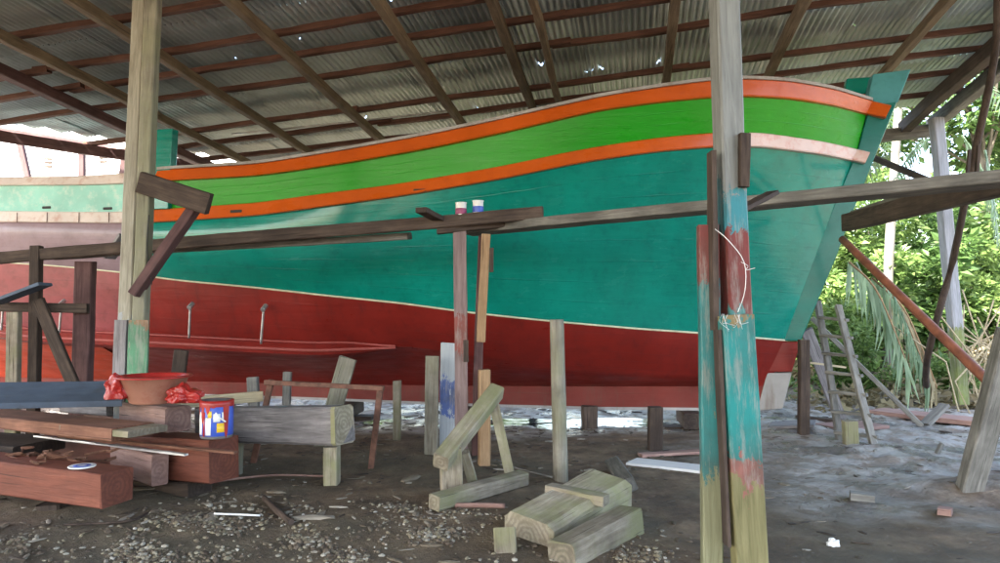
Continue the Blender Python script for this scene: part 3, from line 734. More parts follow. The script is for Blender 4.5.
T(beam('scaffold_upright', at(461,452,7.05), at(460,218,7.0), .125, .06, 'uprA'), 'purple brown upright with red smudges under the left small can', 'post', UG)
T(beam('scaffold_upright', at(476,455,7.15), at(483,236,7.1), .09, .07, 'purplebrown'), 'dark upright behind the tan batten, right of the red smudged one', 'post', UG)
T(beam('batten', at(481,342,7.0), at(486,234,7.0), .085, .04, 'tan'), 'tan batten nailed to the dark scaffold upright', 'batten')
T(beam('batten', at(466,362,6.95), at(466,340,6.95), .05, .04, 'brown'), 'small dark block nailed to the red smudged upright', 'block')
T(beam('batten', at(491,272,7.0), at(491,248,7.0), .04, .04, 'brown'), 'tiny dark block beside the top of the tan batten', 'block')
# small cans
def small_can(px, py, D, col, label):
    p = at(px, py, D); M = Matrix.Translation(p); t = empty('paint_tin', p); T(t, label, 'tin', 'small tins on the scaffold')
    lathe('body', [(0,0), (.05,0), (.052,.004), (.052,.15), (.055,.155), (.05,.158), (0,.158)], 'white', M, t)
    lathe('wrapper', [(.0535,.045), (.0545,.047), (.0545,.10), (.0535,.102)], col, M, t)
    lathe('rim', [(.052,.15), (.057,.152), (.057,.16), (.05,.161)], 'white', M, t)
MT['magenta'] = plain('magenta_label', (.25,.03,.10), .4); MT['bluelab'] = plain('blue_label', (.05,.10,.45), .4)
small_can(461, 219, 6.95, 'magenta', 'small tin with magenta band on the scaffold plank')
small_can(478, 217, 6.98, 'bluelab', 'small tin with blue band on the scaffold plank')

# left trestle group
def stake(name, xb, yb, xt, yt, D, w, h, mat, label, cat='post', group=None, roll=0, ground=True):
    b = at(xb, yb, D)
    if ground: b.z = gz(b.x, b.y)-.05
    return T(beam(name, b, at(xt, yt, D), w, h, mat, roll=roll), label, cat, group)
LG = 'rough posts of the left trestle'
stake('trestle_post', 80, 452, 86, 262, 7.6, .18, .12, 'purplebrown', 'thick dark post under the left end of the long dark plank', group=LG)
stake('trestle_post', 32, 452, 37, 246, 7.4, .10, .09, 'brown', 'thin dark post near the left edge passing the long dark plank', group=LG)
stake('trestle_post', 12, 452, 14, 312, 7.3, .12, .08, 'mossy', 'short pale mossy post at the left edge', group=LG)
T(beam('trestle_brace', at(38,300,7.3), at(76,388,7.3), .12, .05, 'brown'), 'dark diagonal brace of the left trestle', 'brace')
T(beam('trestle_rail', at(-20,306,7.35), at(88,308,7.5), .09, .10, 'brown'), 'dark horizontal rail of the left trestle', 'rail')
T(beam('leaning_board', at(-5,303,7.2), at(45,284,7.2), .22, .03, 'bluegrey'), 'dark slate board resting tilted on the left trestle', 'board')
T(beam('leaning_board', at(110,258,8.2), at(125,235,8.1), .14, .04, 'greybeam'), 'stub of grey board between plank and left shed post', 'board')

# right hand heavy beam etc
T(beam('heavy_beam', at(846,223,8.0), at(1040,173,4.9), .10, .19, 'brown'), 'thick dark beam reaching from the bow to the right edge', 'beam')
T(beam('diagonal_strut', at(872,156,9.6), at(935,183,8.2), .06, .07, 'brown'), 'short dark strut descending from the bow rail', 'strut')
T(beam('diagonal_strut', at(852,213,8.3), at(935,187,6.4), .05, .05, 'grey'), 'thin grey strut just above the thick dark beam', 'strut')
pb = on(989,386,.95)
T(pole('round_pole', [at(842,239,8.2), at(1004,397,6.0)], .042, .045, 'orangepole', wob=.01), 'rusty orange round pole propped against the bow', 'pole')
p0 = on(968, 490, 0); p0.z = gz(p0.x, p0.y)-.05
T(beam('leaning_post', p0, at(1012,330,5.7), .18, .12, 'grey'), 'thick grey brown post leaning out at the right edge', 'post')
T(pole('leaning_pole', [Vector(on(928,398,0)), at(927,360,9.4), at(953,260,8.6), at(971,170,7.8), at(994,60,7.2), at(998,-20,6.9)], .045, .035, 'brown', wob=.02), 'slim crooked dark pole leaning up to the roof edge at right', 'pole')
for (xa, ya, xb, yb, D_) in ((966,180,969,150,6.8), (977,178,979,145,6.6)):
    T(beam('peg', at(xa,ya,D_), at(xb,yb,D_), .03, .03, 'brown'), 'small dark peg standing on the beam by the right edge', 'peg', 'pegs on the right beam')

# ladder
lad = empty('ladder', on(835,445,0)); T(lad, 'makeshift grey timber ladder leaning below the bow', 'ladder')
lb0, lb1 = on(840,443,0), on(876,449,0); lt0, lt1 = at(818,302,9.3), at(838,306,8.9)
lb0.z -= .06; lb1.z -= .06
beam('rail', lb0, lt0, .075, .06, 'grey', lad); beam('rail', lb1, lt1, .075, .06, 'grey', lad)
for k in range(7):
    s = .10+k*.13; beam('rung', lb0.lerp(lt0, s)+Vector((-.05,-.04,0)), lb1.lerp(lt1, s+.01)+Vector((.05,-.04,0)), .06, .035, 'grey', lad)
stake('bow_prop', 804, 445, 803, 340, 8.6, .115, .10, 'brown', 'dark vertical post just left of the ladder', group='props around the bow')
T(beam('bow_prop', on(841,420,0), at(806,330,9.4), .16, .04, 'greybeam'), 'flat grey board slanting behind the dark post by the ladder', 'board', 'props around the bow')
T(beam('fallen_pole', at(812,318,10), on(922,426,0), .07, .06, 'grey'), 'long thin grey pole slanting down right behind the ladder', 'pole')
T(beam('thin_batten', at(800,362,9.2), at(846,368,9.2), .03, .025, 'pale'), 'thin whitish batten lying across the ladder', 'batten')
stake('green_stub', 850, 447, 849, 421, 7.9, .15, .09, 'mossy', 'stubby mossy green board upright at the ladder foot', 'board')
# boards and logs lying far right
def lying(name, x0, y0, x1, y1, w, h, mat, label, cat='board', z=.04, roll=0):
    a = on(x0, y0, z); c = on(x1, y1, z)
    a.z = gz(a.x, a.y)+h/2; c.z = gz(c.x, c.y)+h/2
    return T(beam(name, a, c, w, h, mat, roll=roll), label, cat)
lying('lying_board', 876,408,1010,424,.45,.07,'pinkbeam','long pale board lying on the mud at the far right')
lying('lying_board', 770,425,815,428,.5,.03,'greybeam','pale sheet board on the mud left of the ladder')
lying('lying_board', 828,425,872,421,.5,.04,'pinkbeam','pale pinkish board on the mud behind the ladder')
lying('lying_board', 798,411,850,420,.10,.07,'brown','dark log on the mud behind the ladder', 'log')
T(beam('broken_stake', on(925,425,0), at(945,405,9.6), .14, .05, 'grey'), 'short broken grey stake leaning at the foot of the far bank', 'stake')
lying('lying_board', 632,459,706,468,.28,.025,'white','white board lying on the wet mud behind the banded post')
lying('lying_board', 640,452,700,449,.12,.03,'pinkbeam','narrow pale board on the wet mud behind the white board')
lying('mud_block', 850,492,874,494,.12,.06,'grey','small grey wood block half sunk in the right hand mud', 'block')
lying('mud_block', 938,508,952,510,.10,.05,'pinkbeam','small pinkish wood block on the mud at right', 'block')
T(beam('mud_stick', on(936,456,0), at(942,444,7.5), .04, .04, 'grey'), 'small grey stick poking out of the pale mud at right', 'stick')

# ------------------------------------------------------------------ centre props
PG = 'props standing under the hull'
b0 = on(561,482,0); b0.z = gz(b0.x,b0.y)-.06
T(pole('round_post', [b0, at(557,331,b0.y), at(557,328,b0.y)], .066, .058, 'post', seg=20, wob=.015), 'round weathered post with mossy foot in front of the red hull', 'post', PG)
MT['blueprop'] = banded('prop_blue_smear', [(0, None), (.45, (.10,.16,.42)), (.8, None)], (.30,.33,.36), (.45,.48,.50), wear=.65)
stake('hull_prop', 447,450,449,343, 7.9, .17,.09,'blueprop','pale plank prop smeared with blue paint', group=PG)
stake('hull_prop', 431,455,433,356, 7.6, .14,.08,'post','pale prop with notched top left of the blue smeared one', group=PG)
stake('hull_prop', 397,447,397,381, 8.3, .09,.07,'mossy','small yellowish prop right of the rusty frame', group=PG)
stake('hull_prop', 322,462,348,358, 8.0, .19,.06,'post','pale plank prop leaning right behind the grey timber', group=PG)
stake('hull_prop', 484,450,484,370, 7.0, .11,.09,'tan','tan prop behind the wooden sawhorse', group=PG, roll=R(12))
stake('hull_prop', 255,462,253,377, 8.6, .12,.09,'grey','dim grey prop behind the pale yellow plank', group=PG)
stake('hull_prop', 285,440,287,372, 9.3, .10,.08,'grey','thin dim prop inside the rusty frame', group=PG)
stake('hull_prop', 170,440,181,350, 8.6, .16,.06,'brown','dark leaning prop behind the basin', group=PG)
stake('hull_prop', 655,456,655,407, 7.9, .15,.12,'brown','squat dark brown stump under the forward keel', group=PG)
stake('hull_prop', 589,420,589,406, 9.6, .2,.2,'brown','low dark keel block behind the round post', 'block', group=PG)
for k, px in enumerate((690, 475, 350, 215, 90, -30)):
    t = tpx(px, 400, 0); p = F0+dv*t; zb = np.interp(t, [c[0] for c in CUR['keelbot']], [c[2] for c in CUR['keelbot']])-.04
    T(beam('keel_block', (p.x-.05, p.y-.35, zb-.10), (p.x+.02, p.y+.35, zb-.10), .24, .2, 'brown'), 'dark timber block under the keel', 'block', 'blocks stacked under the keel')
    g_ = gz(p.x, p.y); hh = zb-.2-g_+.05
    T(beam('keel_block', (p.x-.35, p.y, g_+hh/2-.05), (p.x+.35, p.y-.05, g_+hh/2-.05), .26, max(.06, hh), 'brown'), 'dark timber block under the keel', 'block', 'blocks stacked under the keel')
lying('mud_block', 613,468,628,488,.13,.12,'grey','grey wood offcut tilted by the round post', 'block', roll=.4)

# rusty frame
rf = empty('pipe_trestle', on(375,468,0)); T(rf, 'rusty steel U frame standing behind the grey timber', 'frame')
Df = on(371,467,0).y
beam('leg', at(371,470,Df), at(381,387,Df), .055, .05, 'rust', rf); beam('leg', at(252,470,Df+.15), at(271,380,Df+.15), .055, .05, 'rust', rf)
beam('top_bar', at(265,382,Df+.12), at(384,388,Df-.02), .05, .045, 'rust', rf)
# grey box timber & pale plank
T(beam('grey_timber', at(343.5,425,5.95), at(205,424,6.9), .23, .31, 'greybeam', jit=.01), 'big square purple grey timber with pale sawn end', 'timber')
ends = bpy.data.objects['grey_timber']; dE = (at(343.5,425,5.95)-at(205,424,6.9)).normalized()
T(ends, 'big square purple grey timber with pale sawn end', 'timber')
beam('sawn_end', at(343.5,425,5.95)-dE*.02, at(343.5,425,5.95)+dE*.006, .233, .313, 'mossy', ends, jit=.004)
T(beam('paint_smear_board', at(283,407.5,6.35), at(325,410.5,6.1), .10, .012, 'tealpost'), 'thin strip of teal board lying on the grey timber', 'board')
stake('timber_stub', 230,470,231,440, 6.6, .18,.2,'post','pale stub carrying the left end of the grey timber','block')
stake('timber_stub', 332,463,332,446, 6.3, .12,.15,'mossy','mossy stub under the sawn end of the grey timber','block')
T(beam('pale_plank', at(263,397,7.2), at(160,405,7.0), .06, .10, 'pale'), 'pale yellow sawn plank behind the paint can', 'plank')

# sawhorse
sh = empty('sawhorse', on(470,500,0)); T(sh, 'triangular mossy wooden sawhorse frame', 'sawhorse')
beam('top_beam', at(441,463,5.45), at(497,391,6.25), .13, .13, 'mossy', sh, roll=R(20))
a = on(434,507,0.05); c = on(523,482,0.05); beam('base_beam', a+Vector((0,0,.03)), c+Vector((0,0,.03)), .12, .11, 'mossy', sh, roll=R(6))
beam('leg', at(452,497,5.75), at(450,448,5.55), .17, .07, 'mossy', sh, roll=R(15))
beam('leg', at(475,489,5.95), at(464,452,5.75), .075, .06, 'mossy', sh)
beam('leg', at(511,480,6.25), at(494,402,6.2), .085, .06, 'mossy', sh)
# timber pile
DK = 'blocks of the mossy timber pile'
T(beam('timber_block', at(528,538,4.75), at(607,492,5.5), .38, .30, 'mossy', roll=R(6), jit=.03, chamf=.14), 'big worn mossy block on top of the timber pile', 'timber', DK)
T(beam('timber_block', at(563,563,4.35), at(631,525,4.95), .20, .25, 'mossy', roll=R(-3), jit=.012), 'squared pale timber along the right side of the pile', 'timber', DK)
T(beam('timber_block', at(507,575,4.5), at(504,528,4.6), .14, .10, 'mossy', jit=.012), 'short upright offcut at the left of the pile', 'timber', DK)
T(beam('timber_block', at(549,489,5.25), at(606,500,5.0), .11, .07, 'mossy', jit=.012), 'narrow mossy strip lying across the big worn block', 'timber', DK)

# ------------------------------------------------------------------ left timber stack
SG = 'timbers of the left stack'
T(beam('red_timber', at(117,487,5.18), at(-70,463,5.85), .27, .24, 'redbeam', jit=.006, chamf=.04), 'red primed square timber nearest the camera at the left', 'timber', SG)
T(beam('red_timber', at(224,459,5.75), at(60,446,6.9), .30, .335, 'redbeam', jit=.006, chamf=.04), 'red primed square timber carrying the paint can', 'timber', SG)
T(beam('red_timber', at(160,470,5.7), at(118,458,6.2), .13, .24, 'pinkbeam', jit=.006), 'pinkish block wedged between the two red timbers', 'timber', SG)
T(beam('stack_timber', at(178,419,5.85), at(95,409,7.2), .21, .2, 'pinkbeam', jit=.006), 'pinkish brown timber with pale end below the basin', 'timber', SG)
T(beam('stack_timber', at(134,431,5.5), at(-40,414,6.5), .36, .095, 'redwood', jit=.006), 'wide red brown board with pale rounded end', 'board', SG)
T(beam('stack_timber', at(148,431,5.42), at(80,425,5.75), .34, .05, 'mossy', jit=.006), 'pale end piece lying over the wide red brown board', 'board', SG)
T(beam('stack_timber', at(118,407,6.6), at(70,404,7.4), .2, .15, 'greybeam', jit=.006), 'grey purple log end behind the basin timber', 'timber', SG)
T(beam('slate_board', at(124,393,6.2), at(-50,396,5.7), .5, .05, 'bluegrey', roll=R(-14), jit=.006), 'wide slate blue board at the left edge of the stack', 'board', SG)
T(beam('metal_strip', at(186,455.5,5.2), at(36,436,6.0), .035, .014, 'steel'), 'long shiny metal strip lying on the red timbers', 'strip')
T(beam('batten', at(236,452,5.35), at(60,437,6.2), .05, .018, 'redwood'), 'thin red brown slat beside the shiny strip', 'slat')
stake('stack_bearer', 60,550,60,500, 5.5, .18,.3,'brown','dark bearer block under the front red timber','block')
T(beam('stack_bearer', at(200,487,5.9), at(60,480,6.6), .25, .12, 'brown'), 'dark flat bearer beneath the rear red timber', 'timber')
T(beam('stack_bearer', at(72,560,4.8), at(-60,545,5.0), .30, .28, 'grey'), 'dim grey square timber on the ground in the lower left corner', 'timber')
T(beam('stack_timber', at(40,448,6.1), at(-60,440,6.4), .5, .10, 'brown', jit=.006), 'dark plank in the shade behind the front red timber', 'board', SG)
# shavings / rope heap
heap = []
for k in range(26):
    p = at(random.uniform(5,85), random.uniform(452,463), random.uniform(5.35,5.75)); pts = [p]
    for j in range(5): pts.append(pts[-1]+Vector((random.uniform(.02,.09)*random.choice((-1,1)), random.uniform(-.05,.05), random.uniform(-.02,.022))))
    heap.append(pts)
def tubes(name, L_, r, mat, seg=5):
    V = []; Fc = []
    for pts in L_:
        base = len(V)
        for i, q in enumerate(pts):
            t = (pts[min(i+1, len(pts)-1)]-pts[max(0, i-1)]).normalized(); u = t.cross(Vector((.1,.2,1))).normalized(); v = t.cross(u)
            for k in range(seg): an = 2*math.pi*k/seg; V.append(q+(u*math.cos(an)+v*math.sin(an))*r)
        for i in range(len(pts)-1):
            for k in range(seg): a = base+i*seg+k; b_ = base+i*seg+(k+1) % seg; Fc.append((a, b_, b_+seg, a+seg))
    return raw(name, V, Fc, mat, Matrix.Translation(L_[0][0]))
T(tubes('rope_heap', heap, .010, 'redwood'), 'tangled heap of brown rope and fibres on the front red timber', 'rope')
# lid
M = Matrix.Translation(at(82,467,5.05)); ld = empty('tin_lid', M.translation); T(ld, 'flat white round lid lying on the front red timber', 'lid')
lathe('lid_disc', [(0,.0), (.085,.0), (.088,.005), (.085,.010), (.07,.007), (0,.007)], 'white', M, ld); lathe('lid_print', [(.03,.009), (.055,.0095), (.055,.0105), (.03,.0105)], 'bluelab', M, ld)

# paint can
MT['redpaint'] = plain('wet_red_paint', (.32,.018,.014), .35, 0, .25, 10, .1); MT['yellow'] = plain('yellow_print', (.7,.45,.03), .4)
cp0 = at(216.5, 437, 5.55); M = Matrix.Translation(cp0); can = empty('paint_can', cp0); T(can, 'opened paint can with blue and white wrapper dripping red paint', 'paint can')
r_, h_ = .118, .275
lathe('body', [(0,0), (r_-.004,0), (r_,.004), (r_,h_), (r_+.004,h_+.004), (r_-.004,h_+.008), (r_-.012,h_-.03), (0,h_-.03)], 'steel', M, can, 40)
lathe('wrapper', [(r_+.0015,.02), (r_+.003,.021), (r_+.003,h_-.02), (r_+.0015,h_-.019)], 'bluelab', M, can, 40)
for (a0, a1, z0, z1, mt) in ((-2.6,-2.2,.03,.2,'white'), (-1.9,-1.55,.03,.16,'white'), (-1.2,-.75,.05,.12,'yellow'), (-1.4,-1.0,.13,.19,'white'), (-2.1,-1.95,.02,.2,'redpaint'), (-.9,-.5,.14,.2,'white'), (-1.75,-1.5,.16,.21,'yellow')):
    lathe('wrapper_print', [(r_+.003,z0), (r_+.0045,z0+.001), (r_+.0045,z1), (r_+.003,z1)], mt, M, can, 10, a0, a1)
V = []; Fc = []; n = 60
for k in range(n+1):
    an = 2*math.pi*k/n; zz = h_-.035-.10*max(0, noise.noise((math.cos(an)*3, math.sin(an)*3, 2)))*1.6-(.12 if -2.25 < (an-2*math.pi) < -2.0 else 0)-(.16 if -.75 < (an-2*math.pi) < -.5 else 0)
    for z, rr in ((h_+.009, r_-.012), (h_+.009, r_+.006), (h_-.02, r_+.0065), (zz, r_+.0055)): V.append((rr*math.cos(an), rr*math.sin(an), z))
for k in range(n):
    for j in range(3): a = k*4+j; Fc.append((a, a+4, a+5, a+1))
raw('dripped_paint', V, Fc, 'redpaint', M, can, smooth=True, world=False)
lathe('paint_surface', [(0,h_-.028), (r_-.013,h_-.028)], 'redpaint', M, can, 30)
pts = [cp0+Vector((math.cos(a)*r_*1.02-.0, math.sin(a)*r_*1.05-.0, .22-.10*math.sin((a+.2)/-1.9*math.pi))) for a in np.linspace(-.2,-2.1,7)]
pole('handle', [cp0+Vector((.04,-.125,.2)), cp0+Vector((.07,-.13,.165)), cp0+Vector((.105,-.10,.13))], .006, .006, 'white', can, 8)
# basin
bp0 = at(153.5, 402.5, 5.75); M = Matrix.Translation(bp0); bs = empty('plastic_basin', bp0); T(bs, 'round pinkish plastic basin with red inside on the timber stack', 'basin')
MT['basinout'] = paint('dusty_pink_plastic', (.42,.20,.14), .55, .25, (.3,.05,.03), .6, seam=False, coat=0)
lathe('basin_body', [(0,.0), (.16,.0), (.175,.01), (.255,.195), (.285,.2), (.287,.21), (.25,.212)], 'basinout', M, bs, 40)
lathe('basin_lining', [(.25,.2125), (.24,.2), (.17,.02), (0,.018)], 'redpaint', M, bs, 40)
lathe('rim', [(.283,.20), (.290,.204), (.288,.214), (.25,.216), (.247,.206)], 'redpaint', M, bs, 40)
def crumple(name, c, sx, sy, sz, mat, label, cat, seed):
    import bmesh
    bm = bmesh.new(); bmesh.ops.create_icosphere(bm, subdivisions=4, radius=1)
    for v in bm.verts:
        n_ = noise.noise(v.co*1.6+Vector((seed, 0, 0)))+.35*noise.noise(v.co*4+Vector((seed, 3, 0))); k = 1+.5*n_
        v.co = Vector((v.co.x*sx*k, v.co.y*sy*k, max(-.5*sz, v.co.z*sz*k)))
    me = bpy.data.meshes.new(name); bm.to_mesh(me); bm.free(); me.materials.append(MT[mat]); o = bpy.data.objects.new(name, me); COL.objects.link(o); o.location = c
    return T(o, label, cat)
crumple('plastic_bag', at(183,397,5.6), .13, .08, .085, 'redpaint', 'crumpled red plastic bag right of the basin', 'bag', 1)
crumple('plastic_bag', at(116,391,5.6), .085, .06, .12, 'redpaint', 'crumpled red plastic bag left of the basin', 'bag', 6)
# sticks on the ground
def gpts(L_, z=.015): 
    o = []
    for x, y in L_:
        p = on(x, y, 0); p.z = gz(p.x, p.y)+z; o.append(p)
    return o
T(pole('curved_slat', gpts([(206,488),(240,482),(280,478),(335,479)], .03), .014, .009, 'pinkbeam', seg=6), 'thin curved pale slat on the ground by the red timber', 'slat')
T(pole('dark_stick', gpts([(264,501),(277,512),(291,525)], .025), .022, .022, 'brown', seg=8), 'short dark pipe piece lying among the gravel', 'stick')
T(pole('white_strip', gpts([(214,516),(236,515.5),(260,516)], .02), .008, .008, 'white', seg=6), 'thin white strip on the gravel', 'strip')
T(pole('bent_wire', gpts([(64,530),(100,528),(130,526),(147,519)], .02), .009, .009, 'brown', seg=6), 'bent dark wire on the ground before the red timber', 'wire')
T(pole('thin_rod', gpts([(497,463),(515,470),(552,483)], .03), .008, .008, 'grey', seg=6), 'thin grey rod on the ground left of the round post', 'rod')
T(pole('flat_slat', gpts([(455,510),(480,511),(505,512)], .02), .02, .02, 'pinkbeam', seg=6), 'pinkish slat on the ground under the sawhorse', 'slat')
p = on(833,546,0)
crumple('white_stone', (p.x, p.y, gz(p.x,p.y)+.015), .035, .03, .03, 'white', 'small white stone lying on the bare earth at lower right', 'stone', 4)

# ------------------------------------------------------------------ gravel and litter (stuff)
m, nt, b = newmat('gravel_stone'); ge = nt.nodes.new('ShaderNodeNewGeometry')
L(nt, ramp(nt, ge.outputs['Random Per Island'], [(0, (.07,.05,.035)), (.4, (.14,.108,.075)), (.65, (.21,.18,.115)), (.88, (.27,.245,.19)), (1, (.42,.39,.33))]), b.inputs['Base Color']); b.inputs['Roughness'].default_value = .8; MT['gravel'] = m
ICO = [(0,0,1),(.894,0,.447),(.276,.851,.447),(-.724,.526,.447),(-.724,-.526,.447),(.276,-.851,.447),(.724,.526,-.447),(-.276,.851,-.447),(-.894,0,-.447),(-.276,-.851,-.447),(.724,-.526,-.447),(0,0,-1)]
ICF = [(0,1,2),(0,2,3),(0,3,4),(0,4,5),(0,5,1),(1,6,2),(2,7,3),(3,8,4),(4,9,5),(5,10,1),(6,7,2),(7,8,3),(8,9,4),(9,10,5),(10,6,1),(11,7,6),(11,8,7),(11,9,8),(11,10,9),(11,6,10)]
def stones(name, samples, mat, flat=.6, ln=1.0):
    V = []; Fc = []; A = np.array(ICO)
    for (x, y, s) in samples:
        a = random.random()*6.28; ca, sa = math.cos(a), math.sin(a); sc = np.array([s*random.uniform(.7,1.3)*(1 if ln == 1 else random.uniform(1, ln)), s*random.uniform(.6,1), s*random.uniform(.4,flat+.1)])
        q = A*sc*(1+rng.uniform(-.18,.18,(12,1))); q = np.stack([q[:,0]*ca-q[:,1]*sa, q[:,0]*sa+q[:,1]*ca, q[:,2]], 1)+np.array([x, y, gz(x, y)+s*.15]); base = len(V)
        V += q.tolist(); Fc += [tuple(i+base for i in f) for f in ICF]
    o = raw(name, V, Fc, mat); return tag(o, kind='stuff')
sm = []
blobs = [(120,545,60,22),(190,515,35,14),(235,540,60,18),(330,540,60,14),(440,535,70,16),(300,556,140,10),(60,555,60,12),(430,520,60,8),(620,550,40,12),(240,475,22,8),(395,510,60,8),(250,505,40,10)]
while len(sm) < 4800:
    bx, by, rx, ry = random.choice(blobs); px = random.gauss(bx, rx*.6); py = random.gauss(by, ry*.6)
    if py < 462 or py > 600: continue
    p = on(px, py, 0)
    if 180 < px < 460 and py < 505 and random.random() < .7: continue
    if random.random() > .06+2.2*max(0, noise.noise((p.x*2.4, p.y*2.4, 3))+.02): continue
    sm.append((p.x, p.y, (.004+.018*random.random()**2.4)*(1.7 if random.random() < .06 else 1)))
o = stones('gravel', sm, 'gravel'); tag(o, 'loose grey and yellowish gravel scattered on the foreground earth', 'gravel')
m, nt, b = newmat('litter_chips'); ge = nt.nodes.new('ShaderNodeNewGeometry')
L(nt, ramp(nt, ge.outputs['Random Per Island'], [(0, (.03,.02,.015)), (.5, (.09,.065,.04)), (.8, (.17,.14,.1)), (1, (.36,.33,.28))]), b.inputs['Base Color']); b.inputs['Roughness'].default_value = .7; MT['litter'] = m
sm = []
while len(sm) < 3000:
    y = random.uniform(3.6, 13) if random.random() < .8 else random.uniform(9, 12.5); x = random.uniform(-.72, .75)*y
    if noise.noise((x*1.2, y*1.2, 9)) < -.05 and random.random() < .8: continue
    if x > 1.8 and y < 9 and random.random() < .7: continue
    sm.append((x, y, random.uniform(.006, .026)*(2.0 if random.random() < .05 else 1)))
o = stones('mud_litter', sm, 'litter', .15, 4.0); tag(o, 'wood chips and clods trodden into the mud of the yard', 'debris')

# ------------------------------------------------------------------ vegetation
def leafmat(name, c1, c2, tr=.45):
    m, nt, b = newmat(name); ge = nt.nodes.new('ShaderNodeNewGeometry')
    c = ramp(nt, ge.outputs['Random Per Island'], [(0, c1), (.7, c2), (1, tuple(min(1, x*1.5) for x in c2))])
    L(nt, c, b.inputs['Base Color']); b.inputs['Roughness'].default_value = .45; b.inputs['Specular IOR Level'].default_value = .35
    tl = nt.nodes.new('ShaderNodeBsdfTranslucent'); L(nt, c, tl.inputs[0]); mx = nt.nodes.new('ShaderNodeMixShader'); mx.inputs[0].default_value = tr
    L(nt, b.outputs[0], mx.inputs[1]); L(nt, tl.outputs[0], mx.inputs[2]); L(nt, mx.outputs[0], nt.nodes['Material Output'].inputs[0]); MT[name] = m
leafmat('leaf_bright', (.06,.12,.03), (.16,.24,.07)); leafmat('leaf_mid', (.04,.085,.025), (.10,.18,.05)); leafmat('leaf_pale', (.12,.18,.07), (.22,.28,.13))
leafmat('leaf_dry', (.16,.12,.06), (.32,.27,.16)); leafmat('leaf_frond', (.12,.20,.11), (.24,.33,.20))
def leaves(name, centers, n, size, mat, parent, spread, droop=.3):
    c = np.array(centers); k = rng.integers(0, len(c), n); d = rng.normal(size=(n, 3)); d /= np.linalg.norm(d, axis=1)[:, None]
    rad = spread*rng.uniform(.15, 1, n)**.6; P = c[k]+d*rad[:, None]*np.array([1, 1, .75])
    size = size*rng.choice([.6,.8,1,1,1.5], n)
    out = d+rng.normal(scale=.7, size=(n, 3)); out[:, 2] = out[:, 2]*.5-droop+.25; out /= np.linalg.norm(out, axis=1)[:, None]
    side = np.cross(out, rng.normal(size=(n, 3))+np.array([0, 0, 1.2])); side /= np.linalg.norm(side, axis=1)[:, None]; up = np.cross(side, out)
    s = (size*rng.uniform(.55, 1.35, n))[:, None]
    v0 = P; v1 = P+out*s*.5+side*s*.26+up*s*.06; v2 = P+out*s-up*s*.12; v3 = P+out*s*.5-side*s*.26+up*s*.06
    V = np.stack([v0, v1, v2, v3], 1).reshape(-1, 3); Fc = np.arange(n*4).reshape(-1, 4)
    Fa = np.concatenate([Fc[:, [0, 1, 2]], Fc[:, [0, 2, 3]]])
    M = wm(parent) if parent else Matrix(); A = V-np.array(M.translation)
    me = bpy.data.meshes.new(name); me.from_pydata(A.tolist(), [], Fa.tolist()); me.update(); me.materials.append(MT[mat])
    o = bpy.data.objects.new(name, me); COL.objects.link(o); place(o, M, parent); return o
MT['bark'] = wood('bark', (.07,.06,.045), (.2,.18,.14))
def bush(x, y, rx, rz, n, size, mat, label, name='shrub', cat='shrub', group=None, lean=0):
    g = gz(x, y); e = empty(name, (x, y, g)); T(e, label, cat, group); cs = []
    ns = max(5, int(rx*5))
    V = []
    for i in range(ns):
        a = random.random()*6.28; rr = rx*random.uniform(.2, .95); h = rz*random.uniform(.35, 1.0)*(1-.35*(rr/rx)**2)
        tip = Vector((x+math.cos(a)*rr+lean*h, y+math.sin(a)*rr*.8, g+h)); mid = Vector((x+math.cos(a)*rr*.4, y+math.sin(a)*rr*.35, g+h*.5))
        V.append([Vector((x+math.cos(a)*.08, y+math.sin(a)*.08, g-.1)), mid, tip])
        cs.append(tuple(tip)); cs.append(tuple(mid.lerp(tip, .5)+Vector((random.uniform(-.3,.3)*rx, random.uniform(-.3,.3)*rx, random.uniform(-.2,.2))))); cs.append(tuple(mid+Vector((random.uniform(-.4,.4)*rx, 0, random.uniform(-.25,.1)*rz))))
    t = tubes('stems', V, .018, 'bark', 5)
    place(t, t.matrix_basis.copy(), e)
    leaves('foliage', cs, n, size, mat, e, max(.28, rx*.33))
BG = 'shrubs growing on the bank'
B_ = [(5.9,13.0,.9,1.5,'leaf_bright','low bright shrub at the foot of the bank just right of the bow'),
 (7.3,14.2,1.3,2.2,'leaf_bright','broad bright green shrub behind the palm frond'),
 (8.9,14.6,1.3,2.4,'leaf_mid','mid green shrub right of the hanging frond'),
 (10.4,14.8,1.4,3.0,'leaf_bright','tall bright green shrub right of the far post'),
 (6.2,15.6,1.4,3.0,'leaf_pale','pale green shrub close behind the bow stem'),
 (8.2,16.8,1.7,3.4,'leaf_bright','large bright green shrub high on the bank'),
 (10.6,17.2,1.8,3.6,'leaf_mid','large mid green shrub at the right edge of the bank'),
 (12.6,16.0,1.6,3.6,'leaf_bright','leafy shrub at the far right edge'),
 (4.2,15.5,1.4,2.2,'leaf_mid','green shrub behind the boat stem foot'),
 (9.7,13.0,.7,.9,'leaf_pale','small pale herb clump beside the far post foot'),
 (7.9,12.7,.6,.7,'leaf_bright','small bright herb clump under the palm frond')]
for (x, y, rx, rz, mt, lb) in B_: bush(x, y, rx, rz, int(2600*rx*rx+1800), .15 if rx > 1 else .10, mt, lb, group=BG)
